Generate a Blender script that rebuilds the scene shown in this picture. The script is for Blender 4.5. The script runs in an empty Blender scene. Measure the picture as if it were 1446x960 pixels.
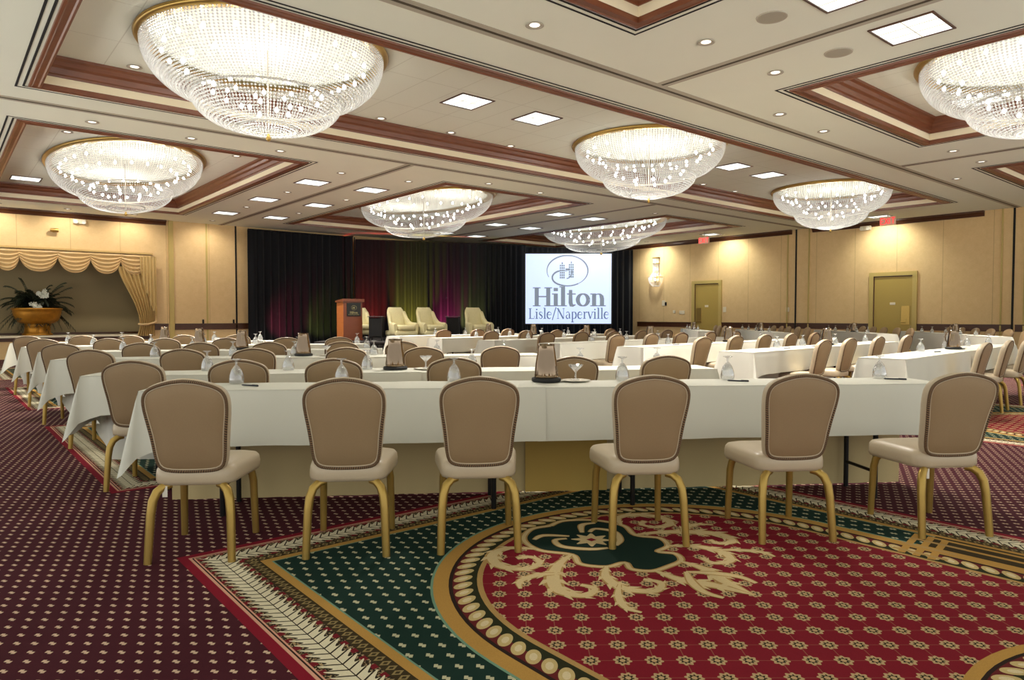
import bpy, math, random
from mathutils import Vector

# ------------------------------------------------------------------ camera, world, exposure
SC = bpy.context.scene
COL = SC.collection
CAM_H = 1.22                       # eye height
FPX = 980.0                        # focal length in pixels of the 1446 px wide frame
PITCH = math.atan(33.5 / FPX)
HEAD = math.radians(50.2)          # heading of the view in the room (x along left wall, y along right wall)
FX, FY = math.cos(HEAD), math.sin(HEAD)
RX, RY = math.sin(HEAD), -math.cos(HEAD)
ROWZ = HEAD - math.pi / 2

cd = bpy.data.cameras.new('camera')
cd.sensor_width = 36.0
cd.lens = FPX / 1446.0 * 36.0
cd.clip_end = 200
cam = bpy.data.objects.new('camera', cd)
cam.location = (0, 0, CAM_H)
cam.rotation_euler = (math.pi / 2 - PITCH, 0, HEAD - math.pi / 2)
COL.objects.link(cam)
SC.camera = cam

wd = bpy.data.worlds.new('world')
SC.world = wd
wd.use_nodes = True
wd.node_tree.nodes['Background'].inputs[0].default_value = (.98, .98, .94, 1)
# added fill light through the open back, brighter from below to lift the ceiling
_nt = wd.node_tree
_g = _nt.nodes.new('ShaderNodeNewGeometry')
_s = _nt.nodes.new('ShaderNodeSeparateXYZ')
_m = _nt.nodes.new('ShaderNodeMapRange')
_m.inputs['From Min'].default_value = -.12
_m.inputs['From Max'].default_value = .12
_m.inputs['To Min'].default_value = .42      # incoming vector points back at the viewer: up is the lower half
_m.inputs['To Max'].default_value = 1.1
_nt.links.new(_g.outputs['Incoming'], _s.inputs[0])
_nt.links.new(_s.outputs[2], _m.inputs['Value'])
_nt.links.new(_m.outputs[0], _nt.nodes['Background'].inputs[1])
SC.view_settings.view_transform = 'Standard'
SC.view_settings.look = 'None'
SC.view_settings.gamma = 1.0
SC.view_settings.use_curve_mapping = False
SC.view_settings.exposure = 1.2
TROFFER_E = .44
CHANDELIER_W = 14.0
BULB_E = 10.0
CAN_W = 290.0
WASH_W = 75.0
SC.cycles.max_bounces = 7
SC.cycles.diffuse_bounces = 4
SC.cycles.glossy_bounces = 3
SC.cycles.transmission_bounces = 4
SC.cycles.transparent_max_bounces = 10
SC.cycles.sample_clamp_indirect = 4.0
SC.cycles.use_denoising = True
SC.cycles.caustics_reflective = False
SC.cycles.caustics_refractive = False

random.seed(7)
PI = math.pi
CEIL = 4.27
CEIL2 = 4.66
U_W, V_W = 23.4, 24.15             # planes of the right-hand and left-hand walls
U0, V0 = -3.2, -3.2                # floor and ceiling cut short, open to the added fill behind the camera


def W(X, D, z=0.0):
    """X metres to the right and D metres ahead of the eye -> room coordinates."""
    return Vector((X * RX + D * FX, X * RY + D * FY, z))


def on_plane(px, py, z):
    """room point at height z seen at pixel (px, py)."""
    a = (px - 723) / FPX
    b = (480 - py) / FPX
    fwd = math.cos(PITCH) + b * math.sin(PITCH)
    up = -math.sin(PITCH) + b * math.cos(PITCH)
    k = (z - CAM_H) / up
    return W(a * k, fwd * k, z)


def on_wall_right(px):
    t = (px - 723) / FPX
    D = U_W / (FX + RX * t)
    return D * (FY + RY * t)


def on_wall_left(px):
    t = (px - 723) / FPX
    D = V_W / (FY + RY * t)
    return D * (FX + RX * t)


# ------------------------------------------------------------------ helpers
def lin(c):
    c = c / 255.0
    return c / 12.92 if c <= 0.04045 else ((c + 0.055) / 1.055) ** 2.4


def rgb(r, g, b):
    return (lin(r), lin(g), lin(b), 1.0)


def new_mat(name):
    m = bpy.data.materials.new(name)
    m.use_nodes = True
    nt = m.node_tree
    return m, nt, nt.nodes['Principled BSDF']


def N(nt, t, **kw):
    n = nt.nodes.new(t)
    for k, v in kw.items():
        setattr(n, k, v)
    return n


def M_(nt, op, a, b=None, c=None):
    n = nt.nodes.new('ShaderNodeMath')
    n.operation = op
    for i, x in enumerate((a, b, c)):
        if x is None:
            continue
        if isinstance(x, (int, float)):
            n.inputs[i].default_value = x
        else:
            nt.links.new(x, n.inputs[i])
    return n.outputs[0]


def mixc(nt, f, a, b):
    n = nt.nodes.new('ShaderNodeMix')
    n.data_type = 'RGBA'
    if isinstance(f, (int, float)):
        n.inputs[0].default_value = f
    else:
        nt.links.new(f, n.inputs[0])
    for i, x in ((6, a), (7, b)):
        if isinstance(x, tuple):
            n.inputs[i].default_value = x
        else:
            nt.links.new(x, n.inputs[i])
    return n.outputs[2]


def mat(name, col, rough=0.6, metal=0.0, vary=0.08, scale=30.0, bump=0.0, sheen=0.0, spec=0.5):
    m, nt, p = new_mat(name)
    tc = N(nt, 'ShaderNodeTexCoord')
    nz = N(nt, 'ShaderNodeTexNoise')
    nz.inputs['Scale'].default_value = scale
    nz.inputs['Detail'].default_value = 4
    nt.links.new(tc.outputs['Object'], nz.inputs['Vector'])
    d = tuple(max(0, c * (1 - vary)) for c in col[:3]) + (1,)
    l = tuple(min(1, c * (1 + vary)) for c in col[:3]) + (1,)
    nt.links.new(mixc(nt, nz.outputs[0], d, l), p.inputs['Base Color'])
    p.inputs['Roughness'].default_value = rough
    p.inputs['Metallic'].default_value = metal
    p.inputs['Specular IOR Level'].default_value = spec
    if sheen:
        p.inputs['Sheen Weight'].default_value = sheen
    if bump:
        b = N(nt, 'ShaderNodeBump')
        b.inputs['Strength'].default_value = bump
        b.inputs['Distance'].default_value = 0.01
        nt.links.new(nz.outputs[0], b.inputs['Height'])
        nt.links.new(b.outputs[0], p.inputs['Normal'])
    return m


def emit(name, col, s):
    m, nt, p = new_mat(name)
    p.inputs['Base Color'].default_value = col
    p.inputs['Emission Color'].default_value = col
    p.inputs['Emission Strength'].default_value = s
    return m


class MB:
    """collects shapes for ONE mesh object"""

    def __init__(s):
        s.v, s.f, s.m, s.uv = [], [], [], []

    def face(s, pts, m=0, uv=None):
        b = len(s.v)
        s.v += [tuple(p) for p in pts]
        s.f.append(tuple(range(b, b + len(pts))))
        s.m.append(m)
        s.uv.append(uv)

    def grid(s, rows, m=0, close_u=False, close_v=False, uv=None):
        b = len(s.v)
        nr, nc = len(rows), len(rows[0])
        for r in rows:
            s.v += [tuple(p) for p in r]
        for i in range(nr if close_v else nr - 1):
            for j in range(nc if close_u else nc - 1):
                i2, j2 = (i + 1) % nr, (j + 1) % nc
                s.f.append((b + i * nc + j, b + i * nc + j2, b + i2 * nc + j2, b + i2 * nc + j))
                s.m.append(m)
                s.uv.append([(j * uv[0], i * uv[1]), ((j + 1) * uv[0], i * uv[1]), ((j + 1) * uv[0], (i + 1) * uv[1]), (j * uv[0], (i + 1) * uv[1])] if uv else None)
        return s

    def cap(s, ring, m=0):
        s.face(ring, m)

    def box(s, x0, x1, y0, y1, z0, z1, m=0):
        P = [(x0, y0, z0), (x1, y0, z0), (x1, y1, z0), (x0, y1, z0), (x0, y0, z1), (x1, y0, z1), (x1, y1, z1), (x0, y1, z1)]
        b = len(s.v)
        s.v += P
        for q in ((0, 3, 2, 1), (4, 5, 6, 7), (0, 1, 5, 4), (1, 2, 6, 5), (2, 3, 7, 6), (3, 0, 4, 7)):
            s.f.append(tuple(b + i for i in q))
            s.m.append(m)
            s.uv.append(None)
        return s

    def rbox(s, x0, x1, y0, y1, z0, z1, r=0.01, m=0, n=3):
        """box with rounded vertical edges and softened top and bottom rims"""
        def ring(ins, z):
            out = []
            rr = max(r - ins, 0.0005)
            for cx, cy, a0 in ((x1 - r, y1 - r, 0), (x0 + r, y1 - r, 90), (x0 + r, y0 + r, 180), (x1 - r, y0 + r, 270)):
                for k in range(n + 1):
                    a = math.radians(a0 + 90 * k / n)
                    out.append((cx + rr * math.cos(a), cy + rr * math.sin(a), z))
            return out
        rings = [ring(r * .8, z0), ring(r * .25, z0 + r * .25), ring(0, z0 + r * .8), ring(0, z1 - r * .8), ring(r * .25, z1 - r * .25), ring(r * .8, z1)]
        s.grid(rings, m, close_u=True)
        s.cap(rings[0][::-1], m)
        s.cap(rings[-1], m)
        return s

    def lathe(s, prof, c=(0, 0, 0), n=24, m=0, caps=True):
        rings = []
        for r, z in prof:
            rings.append([(c[0] + r * math.cos(2 * PI * k / n), c[1] + r * math.sin(2 * PI * k / n), c[2] + z) for k in range(n)])
        s.grid(rings, m, close_u=True)
        if caps:
            if prof[0][0] > 1e-4:
                s.cap(rings[0][::-1], m)
            if prof[-1][0] > 1e-4:
                s.cap(rings[-1], m)
        return s

    def tube(s, path, r, n=8, m=0, closed=False, uvk=None, flat=1.0):
        P = [Vector(p) for p in path]
        K = len(P)
        R = r if isinstance(r, (list, tuple)) else [r] * K
        rings = []
        up = Vector((0, 0, 1))
        prev = None
        for i in range(K):
            if closed:
                t = P[(i + 1) % K] - P[i - 1]
            else:
                t = P[min(i + 1, K - 1)] - P[max(i - 1, 0)]
            t.normalize()
            if prev is None:
                a = t.cross(up)
                if a.length < 1e-3:
                    a = t.cross(Vector((1, 0, 0)))
            else:
                a = prev - t * prev.dot(t)
            a.normalize()
            prev = a
            b = t.cross(a)
            rings.append([P[i] + (a * math.cos(2 * PI * k / n) + b * math.sin(2 * PI * k / n) * flat) * R[i] for k in range(n)])
        s.grid(rings, m, close_u=True, close_v=closed, uv=(1.0 / n, uvk) if uvk else None)
        if not closed:
            s.cap(rings[0][::-1], m)
            s.cap(rings[-1], m)
        return s

    def ribbon(s, pts, w, z, m=0):
        """flat tapered stroke in the xy plane"""
        K = len(pts)
        Wd = w if isinstance(w, (list, tuple)) else [w] * K
        L, R = [], []
        for i in range(K):
            a, b = pts[max(i - 1, 0)], pts[min(i + 1, K - 1)]
            dx, dy = b[0] - a[0], b[1] - a[1]
            d = math.hypot(dx, dy) or 1
            nx, ny = -dy / d, dx / d
            L.append((pts[i][0] + nx * Wd[i] / 2, pts[i][1] + ny * Wd[i] / 2, z))
            R.append((pts[i][0] - nx * Wd[i] / 2, pts[i][1] - ny * Wd[i] / 2, z))
        s.grid([R, L], m)
        return s

    def build(s, name, mats, parent=None, smooth=False, loc=None, rot=None):
        me = bpy.data.meshes.new(name)
        me.from_pydata(s.v, [], s.f)
        if not isinstance(mats, (list, tuple)):
            mats = [mats]
        for q in mats:
            me.materials.append(q)
        me.polygons.foreach_set('material_index', s.m)
        if any(u is not None for u in s.uv):
            ul = me.uv_layers.new(name='UVMap')
            k = 0
            for i, f in enumerate(s.f):
                u = s.uv[i]
                for j in range(len(f)):
                    ul.data[k].uv = u[j] if u else (0, 0)
                    k += 1
        if smooth:
            me.polygons.foreach_set('use_smooth', [True] * len(s.f))
        me.update()
        o = bpy.data.objects.new(name, me)
        COL.objects.link(o)
        if parent:
            o.parent = parent
        if loc is not None:
            o.location = loc
        if rot is not None:
            o.rotation_euler = rot
        return o


def tag(o, label=None, cat=None, group=None, kind=None):
    if label:
        o['label'] = label
    if cat:
        o['category'] = cat
    if group:
        o['group'] = group
    if kind:
        o['kind'] = kind
    return o


def thing(name, label, cat, loc=(0, 0, 0), rz=0.0, group=None):
    o = bpy.data.objects.new(name, None)
    o.empty_display_size = 0.1
    COL.objects.link(o)
    o.location = loc
    o.rotation_euler = (0, 0, rz)
    return tag(o, label, cat, group)


def struct(o):
    o['kind'] = 'structure'
    return o


KIDS = {}


def note(root):
    KIDS[root.data.name if root.data else root.name] = [(c, [(g, []) for g in c.children]) for c in root.children]


def dup(root, loc, rz, label, kids, group=None):
    r = root.copy()
    COL.objects.link(r)
    r.location = loc
    r.rotation_euler = (0, 0, rz)
    r['label'] = label
    if group:
        r['group'] = group
    for ch, gs in kids:
        c = ch.copy()
        COL.objects.link(c)
        c.parent = r
        for g in gs:
            d = g.copy()
            COL.objects.link(d)
            d.parent = c
    return r


def kids_of(root):
    allo = list(COL.objects)
    out = []
    for c in allo:
        if c.parent is root:
            out.append((c, [g for g in allo if g.parent is c]))
    return out


ORD = ['first', 'second', 'third', 'fourth', 'fifth', 'sixth', 'seventh', 'eighth', 'ninth', 'tenth', 'eleventh', 'twelfth']


def smoothstep(a, b, x):
    t = min(1, max(0, (x - a) / (b - a)))
    return t * t * (3 - 2 * t)


# ------------------------------------------------------------------ materials
def fabric_wall():
    m, nt, p = new_mat('tan_wall_fabric')
    tc = N(nt, 'ShaderNodeTexCoord')
    n1 = N(nt, 'ShaderNodeTexNoise')
    n1.inputs['Scale'].default_value = 5
    n1.inputs['Detail'].default_value = 8
    n1.inputs['Roughness'].default_value = .7
    nt.links.new(tc.outputs['Object'], n1.inputs['Vector'])
    mp = N(nt, 'ShaderNodeMapping')
    mp.inputs['Scale'].default_value = (6, 6, 60)
    nt.links.new(tc.outputs['Object'], mp.inputs['Vector'])
    n2 = N(nt, 'ShaderNodeTexNoise')
    n2.inputs['Scale'].default_value = 3
    nt.links.new(mp.outputs[0], n2.inputs['Vector'])
    f = M_(nt, 'ADD', M_(nt, 'MULTIPLY', n1.outputs[0], .5), M_(nt, 'MULTIPLY', n2.outputs[0], .5))
    c = mixc(nt, f, rgb(198, 163, 108), rgb(238, 208, 156))
    sx = N(nt, 'ShaderNodeSeparateXYZ')
    nt.links.new(tc.outputs['Object'], sx.inputs[0])
    s = M_(nt, 'ADD', sx.outputs[0], sx.outputs[1])
    fr = M_(nt, 'FRACT', M_(nt, 'DIVIDE', s, 1.3))
    seam = M_(nt, 'LESS_THAN', fr, .012)
    c = mixc(nt, M_(nt, 'MULTIPLY', seam, .45), c, rgb(140, 108, 62))
    nt.links.new(c, p.inputs['Base Color'])
    p.inputs['Roughness'].default_value = .85
    return m


def wood(name, c1, c2, rough=.35):
    m, nt, p = new_mat(name)
    tc = N(nt, 'ShaderNodeTexCoord')
    mp = N(nt, 'ShaderNodeMapping')
    mp.inputs['Scale'].default_value = (1.5, 1.5, 14)
    nt.links.new(tc.outputs['Object'], mp.inputs['Vector'])
    n1 = N(nt, 'ShaderNodeTexNoise')
    n1.inputs['Scale'].default_value = 3
    n1.inputs['Detail'].default_value = 6
    nt.links.new(mp.outputs[0], n1.inputs['Vector'])
    nt.links.new(mixc(nt, n1.outputs[0], c1, c2), p.inputs['Base Color'])
    p.inputs['Roughness'].default_value = rough
    return m


def ceil_tile():
    m, nt, p = new_mat('coffer_ceiling_tile')
    tc = N(nt, 'ShaderNodeTexCoord')
    sx = N(nt, 'ShaderNodeSeparateXYZ')
    nt.links.new(tc.outputs['Object'], sx.inputs[0])
    a = M_(nt, 'LESS_THAN', M_(nt, 'FRACT', M_(nt, 'DIVIDE', sx.outputs[0], .62)), .02)
    b = M_(nt, 'LESS_THAN', M_(nt, 'FRACT', M_(nt, 'DIVIDE', sx.outputs[1], 1.24)), .010)
    g = M_(nt, 'MAXIMUM', a, b)
    nt.links.new(mixc(nt, M_(nt, 'MULTIPLY', g, .5), rgb(232, 233, 218), rgb(184, 180, 160)), p.inputs['Base Color'])
    p.inputs['Roughness'].default_value = .9
    return m


def glass_mat(name='clear_glass', tint=(.96, .97, .97, 1), k=.30):
    m, nt, p = new_mat(name)
    out = nt.nodes['Material Output']
    tr = N(nt, 'ShaderNodeBsdfTransparent')
    tr.inputs[0].default_value = tint
    gl = N(nt, 'ShaderNodeBsdfGlossy')
    gl.inputs['Roughness'].default_value = .06
    lw = N(nt, 'ShaderNodeLayerWeight')
    lw.inputs[0].default_value = .45
    mx = N(nt, 'ShaderNodeMixShader')
    f = M_(nt, 'MINIMUM', M_(nt, 'ADD', M_(nt, 'MULTIPLY', lw.outputs['Facing'], .75), k * .5), .9)
    nt.links.new(f, mx.inputs[0])
    nt.links.new(tr.outputs[0], mx.inputs[1])
    nt.links.new(gl.outputs[0], mx.inputs[2])
    tl = N(nt, 'ShaderNodeBsdfTranslucent')
    tl.inputs[0].default_value = (1, 1, 1, 1)
    m2 = N(nt, 'ShaderNodeMixShader')
    m2.inputs[0].default_value = .13
    nt.links.new(mx.outputs[0], m2.inputs[1])
    nt.links.new(tl.outputs[0], m2.inputs[2])
    nt.links.new(m2.outputs[0], out.inputs[0])
    return m


def crystal_mat():
    m, nt, p = new_mat('crystal_bead_glass')
    out = nt.nodes['Material Output']
    tl = N(nt, 'ShaderNodeBsdfTranslucent')
    tl.inputs[0].default_value = (1, 1, .98, 1)
    df = N(nt, 'ShaderNodeBsdfDiffuse')
    df.inputs[0].default_value = (.97, .97, .96, 1)
    gl = N(nt, 'ShaderNodeBsdfGlossy')
    gl.inputs['Roughness'].default_value = .08
    tr = N(nt, 'ShaderNodeBsdfTransparent')
    a = N(nt, 'ShaderNodeMixShader')
    a.inputs[0].default_value = .3
    nt.links.new(tl.outputs[0], a.inputs[1])
    nt.links.new(df.outputs[0], a.inputs[2])
    b = N(nt, 'ShaderNodeMixShader')
    b.inputs[0].default_value = .25
    nt.links.new(a.outputs[0], b.inputs[1])
    nt.links.new(gl.outputs[0], b.inputs[2])
    c = N(nt, 'ShaderNodeMixShader')
    c.inputs[0].default_value = .38
    nt.links.new(b.outputs[0], c.inputs[1])
    nt.links.new(tr.outputs[0], c.inputs[2])
    nt.links.new(c.outputs[0], out.inputs[0])
    return m


def uvsplit(nt):
    uv = N(nt, 'ShaderNodeUVMap')
    s = N(nt, 'ShaderNodeSeparateXYZ')
    nt.links.new(uv.outputs[0], s.inputs[0])
    return s.outputs[0], s.outputs[1]


def rope_mat():
    m, nt, p = new_mat('twisted_rope_trim')
    u, v = uvsplit(nt)
    f = M_(nt, 'FRACT', M_(nt, 'ADD', u, M_(nt, 'MULTIPLY', v, 1.0)))
    g = M_(nt, 'LESS_THAN', f, .5)
    nt.links.new(mixc(nt, g, rgb(58, 40, 26), rgb(126, 98, 66)), p.inputs['Base Color'])
    p.inputs['Roughness'].default_value = .7
    return m


def carpet(name, fn, pile=.35):
    m, nt, p = new_mat(name)
    tc = N(nt, 'ShaderNodeTexCoord')
    c = fn(nt, tc)
    nz = N(nt, 'ShaderNodeTexNoise')
    nz.inputs['Scale'].default_value = 260
    nt.links.new(tc.outputs['Object'], nz.inputs['Vector'])
    c = mixc(nt, M_(nt, 'MULTIPLY', nz.outputs[0], pile), c, (0, 0, 0, 1))
    nt.links.new(c, p.inputs['Base Color'])
    p.inputs['Roughness'].default_value = .95
    p.inputs['Specular IOR Level'].default_value = .15
    return m


def lattice(nt, tc, pp, pq, stagger):
    s = N(nt, 'ShaderNodeSeparateXYZ')
    nt.links.new(tc.outputs['Object'], s.inputs[0])
    p = M_(nt, 'ADD', M_(nt, 'MULTIPLY', s.outputs[0], FX), M_(nt, 'MULTIPLY', s.outputs[1], FY))
    q = M_(nt, 'ADD', M_(nt, 'MULTIPLY', s.outputs[0], RX), M_(nt, 'MULTIPLY', s.outputs[1], RY))
    pn = M_(nt, 'DIVIDE', p, pp)
    j = M_(nt, 'FLOOR', pn)
    qn = M_(nt, 'DIVIDE', q, pq)
    if stagger:
        qn = M_(nt, 'ADD', qn, M_(nt, 'MULTIPLY', M_(nt, 'FLOORED_MODULO', j, 2.0), .5))
    fp = M_(nt, 'SUBTRACT', M_(nt, 'FRACT', pn), .5)
    fq = M_(nt, 'SUBTRACT', M_(nt, 'FRACT', qn), .5)
    return fp, fq


def dashes(base, dash, pp=.068, pq=.066, hp=.15, hq=.23):
    def fn(nt, tc):
        fp, fq = lattice(nt, tc, pp, pq, True)
        sk = M_(nt, 'ADD', fp, M_(nt, 'MULTIPLY', M_(nt, 'SIGN', fq), .06))
        a = M_(nt, 'LESS_THAN', M_(nt, 'ABSOLUTE', sk), hp)
        b = M_(nt, 'LESS_THAN', M_(nt, 'ABSOLUTE', fq), hq)
        return mixc(nt, M_(nt, 'MULTIPLY', a, b), base, dash)
    return fn


def rosettes(base, col):
    def fn(nt, tc):
        fp, fq = lattice(nt, tc, .118, .112, False)
        r = M_(nt, 'SQRT', M_(nt, 'ADD', M_(nt, 'MULTIPLY', fp, fp), M_(nt, 'MULTIPLY', fq, fq)))
        th = M_(nt, 'ARCTAN2', fp, fq)
        pet = M_(nt, 'MULTIPLY', M_(nt, 'SINE', M_(nt, 'MULTIPLY', th, 8.0)), .035)
        rr = M_(nt, 'ADD', r, pet)
        ring = M_(nt, 'MULTIPLY', M_(nt, 'LESS_THAN', rr, .27), M_(nt, 'GREATER_THAN', rr, .16))
        dot = M_(nt, 'LESS_THAN', r, .09)
        line = M_(nt, 'LESS_THAN', M_(nt, 'ABSOLUTE', fq), .014)
        line2 = M_(nt, 'LESS_THAN', M_(nt, 'ABSOLUTE', fp), .010)
        f = M_(nt, 'MAXIMUM', M_(nt, 'MAXIMUM', ring, dot), M_(nt, 'MULTIPLY', M_(nt, 'MAXIMUM', line, line2), .28))
        inner = M_(nt, 'LESS_THAN', rr, .16)
        c = mixc(nt, inner, base, rgb(38, 36, 22))
        return mixc(nt, f, c, col)
    return fn


def leafband(nt, tc):
    u, v = uvsplit(nt)
    t = M_(nt, 'SUBTRACT', v, .5)
    at = M_(nt, 'ABSOLUTE', t)
    ph = M_(nt, 'ADD', M_(nt, 'DIVIDE', u, .05), M_(nt, 'MULTIPLY', at, 2.2))
    f = M_(nt, 'FRACT', ph)
    edge = M_(nt, 'ADD', .33, M_(nt, 'MULTIPLY', M_(nt, 'SINE', M_(nt, 'MULTIPLY', ph, 2 * PI)), .10))
    leaf = M_(nt, 'MULTIPLY', M_(nt, 'LESS_THAN', at, edge), M_(nt, 'GREATER_THAN', f, .17))
    mid = M_(nt, 'LESS_THAN', at, .012)
    leaf = M_(nt, 'MULTIPLY', leaf, M_(nt, 'SUBTRACT', 1.0, mid))
    f2 = M_(nt, 'FRACT', M_(nt, 'DIVIDE', u, .075))
    red = M_(nt, 'MULTIPLY', M_(nt, 'GREATER_THAN', at, .36), M_(nt, 'LESS_THAN', M_(nt, 'ABSOLUTE', M_(nt, 'SUBTRACT', f2, .5)), .22))
    nz = N(nt, 'ShaderNodeTexNoise')
    nz.inputs['Scale'].default_value = 90
    nt.links.new(tc.outputs['Object'], nz.inputs['Vector'])
    fil = M_(nt, 'MULTIPLY', M_(nt, 'GREATER_THAN', at, .30), M_(nt, 'GREATER_THAN', nz.outputs[0], .54))
    c = mixc(nt, fil, rgb(48, 38, 26), rgb(176, 152, 112))
    c = mixc(nt, red, c, rgb(120, 26, 36))
    return mixc(nt, leaf, c, rgb(232, 222, 190))


def guilloche(nt, tc):
    u, v = uvsplit(nt)
    f = M_(nt, 'SUBTRACT', M_(nt, 'FRACT', M_(nt, 'DIVIDE', u, .042)), .5)
    t = M_(nt, 'SUBTRACT', v, .5)
    r = M_(nt, 'ADD', M_(nt, 'ABSOLUTE', f), M_(nt, 'ABSOLUTE', t))
    ring = M_(nt, 'MULTIPLY', M_(nt, 'LESS_THAN', r, .42), M_(nt, 'GREATER_THAN', r, .2))
    return mixc(nt, ring, rgb(62, 50, 28), rgb(150, 130, 84))


def scallop(nt, tc):
    u, v = uvsplit(nt)
    f = M_(nt, 'SUBTRACT', M_(nt, 'FRACT', M_(nt, 'ADD', M_(nt, 'DIVIDE', u, .085), M_(nt, 'MULTIPLY', v, .75))), .5)
    t = M_(nt, 'SUBTRACT', v, .42)
    r = M_(nt, 'ADD', M_(nt, 'MULTIPLY', M_(nt, 'MULTIPLY', f, f), 3.4), M_(nt, 'MULTIPLY', M_(nt, 'MULTIPLY', t, t), 4.2))
    pet = M_(nt, 'LESS_THAN', r, .62)
    core = M_(nt, 'LESS_THAN', r, .16)
    c = mixc(nt, M_(nt, 'GREATER_THAN', v, .5), rgb(104, 34, 34), rgb(44, 46, 24))
    c = mixc(nt, pet, c, rgb(206, 182, 124))
    return mixc(nt, core, c, rgb(226, 208, 166))


def plain(c):
    return lambda nt, tc: c


MT = dict(
    wall=fabric_wall(),
    ceil=mat('painted_ceiling', rgb(232, 233, 216), .9, vary=.02, scale=2),
    tile=ceil_tile(),
    cove=mat('cream_cove', rgb(236, 222, 190), .8, vary=.02),
    wood=wood('mahogany_trim', rgb(92, 48, 28), rgb(136, 80, 50)),
    crown=wood('dark_wood_crown', rgb(58, 30, 14), rgb(92, 52, 26)),
    black=mat('black_reveal', rgb(14, 12, 9), .8),
    track=mat('track_metal', rgb(176, 168, 150), .6, vary=.03),
    trackdark=mat('track_slot', rgb(72, 62, 44), .7),
    brass=mat('brushed_brass', rgb(190, 158, 88), .32, .9, vary=.1),
    gold=mat('gold_chair_leg', rgb(178, 148, 78), .36, .7, vary=.06),
    goldurn=mat('gilded_urn', rgb(190, 130, 40), .4, .6, vary=.35, scale=8, bump=.2),
    taupe=mat('taupe_chair_fabric', rgb(148, 123, 90), .62, vary=.05, scale=140, bump=.04),
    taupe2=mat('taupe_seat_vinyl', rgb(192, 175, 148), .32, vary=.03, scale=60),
    rope=rope_mat(),
    cloth=mat('white_table_linen', rgb(216, 215, 202), .85, vary=.03, scale=4, bump=.03),
    cloth2=mat('yellow_toned_linen', rgb(196, 164, 84), .8, vary=.05, scale=4),
    cloth3=mat('beige_toned_linen', rgb(206, 186, 136), .85, vary=.03, scale=4),
    board=mat('laminate_board', rgb(120, 96, 66), .5),
    darkmetal=mat('black_table_leg', rgb(20, 17, 15), .45, .4),
    glass=glass_mat(),
    steel=mat('polished_steel', rgb(140, 122, 102), .10, 1.0, vary=.05),
    rubber=mat('black_coaster', rgb(18, 18, 18), .6),
    china=mat('white_china', rgb(236, 230, 214), .3, vary=.02),
    ink=mat('dark_pen_plastic', rgb(30, 34, 44), .4),
    crystal=crystal_mat(),
    bulb=emit('lit_bulb', (1, .96, .92, 1), BULB_E),
    diffuser=emit('troffer_diffuser', (.93, 1.0, .98, 1), TROFFER_E),
    canlens=emit('downlight_lens', (1, .94, .85, 1), .7),
    grille=mat('speaker_grille', rgb(166, 158, 140), .7, vary=.02),
    drape=mat('black_drape', rgb(16, 17, 20), .9, vary=.2, scale=3, sheen=.15, spec=.2),
    stage=mat('black_stage_skirt', rgb(13, 12, 12), .9),
    stagetop=mat('dark_stage_carpet', rgb(34, 30, 30), .95),
    lectern=wood('cherry_lectern', rgb(98, 50, 27), rgb(126, 68, 42)),
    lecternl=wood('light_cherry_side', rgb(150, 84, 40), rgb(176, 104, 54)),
    cream=mat('cream_stripe_upholstery', rgb(214, 204, 158), .7, vary=.08, scale=22),
    smoked=mat('smoked_glass', rgb(90, 90, 92), .1, .2),
    swag=mat('gold_satin', rgb(212, 178, 122), .4, vary=.06, scale=3, sheen=.2),
    side=mat('gold_brocade', rgb(194, 162, 100), .6, vary=.25, scale=40),
    niche=mat('grey_niche_panel', rgb(150, 134, 98), .85, vary=.03),
    door=mat('mustard_door_paint', rgb(176, 150, 74), .5, vary=.03),
    doorf=mat('mustard_frame_paint', rgb(190, 166, 96), .5, vary=.03),
    leaf=mat('dark_fern_leaf', rgb(38, 44, 24), .6, vary=.4, scale=6),
    bloom=mat('white_flower', rgb(220, 222, 206), .7),
    red=mat('red_bloom', rgb(150, 40, 60), .7),
    plastic=mat('cream_plastic', rgb(226, 214, 186), .4, vary=.02),
    exitred=emit('exit_red', (1, .04, .05, 1), .55),
    exitbox=mat('exit_panel', rgb(226, 190, 160), .5),
    screen=emit('projection_screen', rgb(198, 216, 242), .40),
    inkgrey=emit('slate_projected_print', rgb(112, 122, 136), .40),
    inkblue=emit('blue_projected_print', rgb(84, 104, 140), .40),
    goldprint=mat('gold_print', rgb(170, 160, 110), .5),
    plaque=mat('dark_plaque', rgb(22, 24, 20), .4),
    c_dash=carpet('carpet_aubergine_dash', dashes(rgb(74, 27, 37), rgb(222, 192, 164), hp=.12, hq=.21)),
    c_red=carpet('carpet_red_rosette', rosettes(rgb(128, 22, 38), rgb(196, 166, 122))),
    c_green=carpet('carpet_green_dash', dashes(rgb(22, 50, 42), rgb(200, 196, 160), .078, .074, .14, .19)),
    c_gold=carpet('carpet_gold', plain(rgb(190, 146, 74))),
    c_pink=carpet('carpet_pink_line', plain(rgb(222, 166, 140))),
    c_wine=carpet('carpet_wine_line', plain(rgb(136, 22, 42))),
    c_dark=carpet('carpet_dark_line', plain(rgb(46, 32, 24))),
    c_teal=carpet('carpet_teal_line', plain(rgb(120, 156, 130))),
    c_leaf=carpet('carpet_leaf_band', leafband),
    c_guil=carpet('carpet_guilloche_band', guilloche),
    c_scal=carpet('carpet_scallop_band', scallop),
    c_cream=carpet('carpet_cream_scroll', plain(rgb(220, 196, 146))),
    c_tan=carpet('carpet_tan_scroll', plain(rgb(184, 148, 90))),
    c_gsolid=carpet('carpet_green_solid', plain(rgb(20, 44, 36))),
    c_wfield=carpet('carpet_wine_field', plain(rgb(104, 16, 34))),
)
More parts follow.
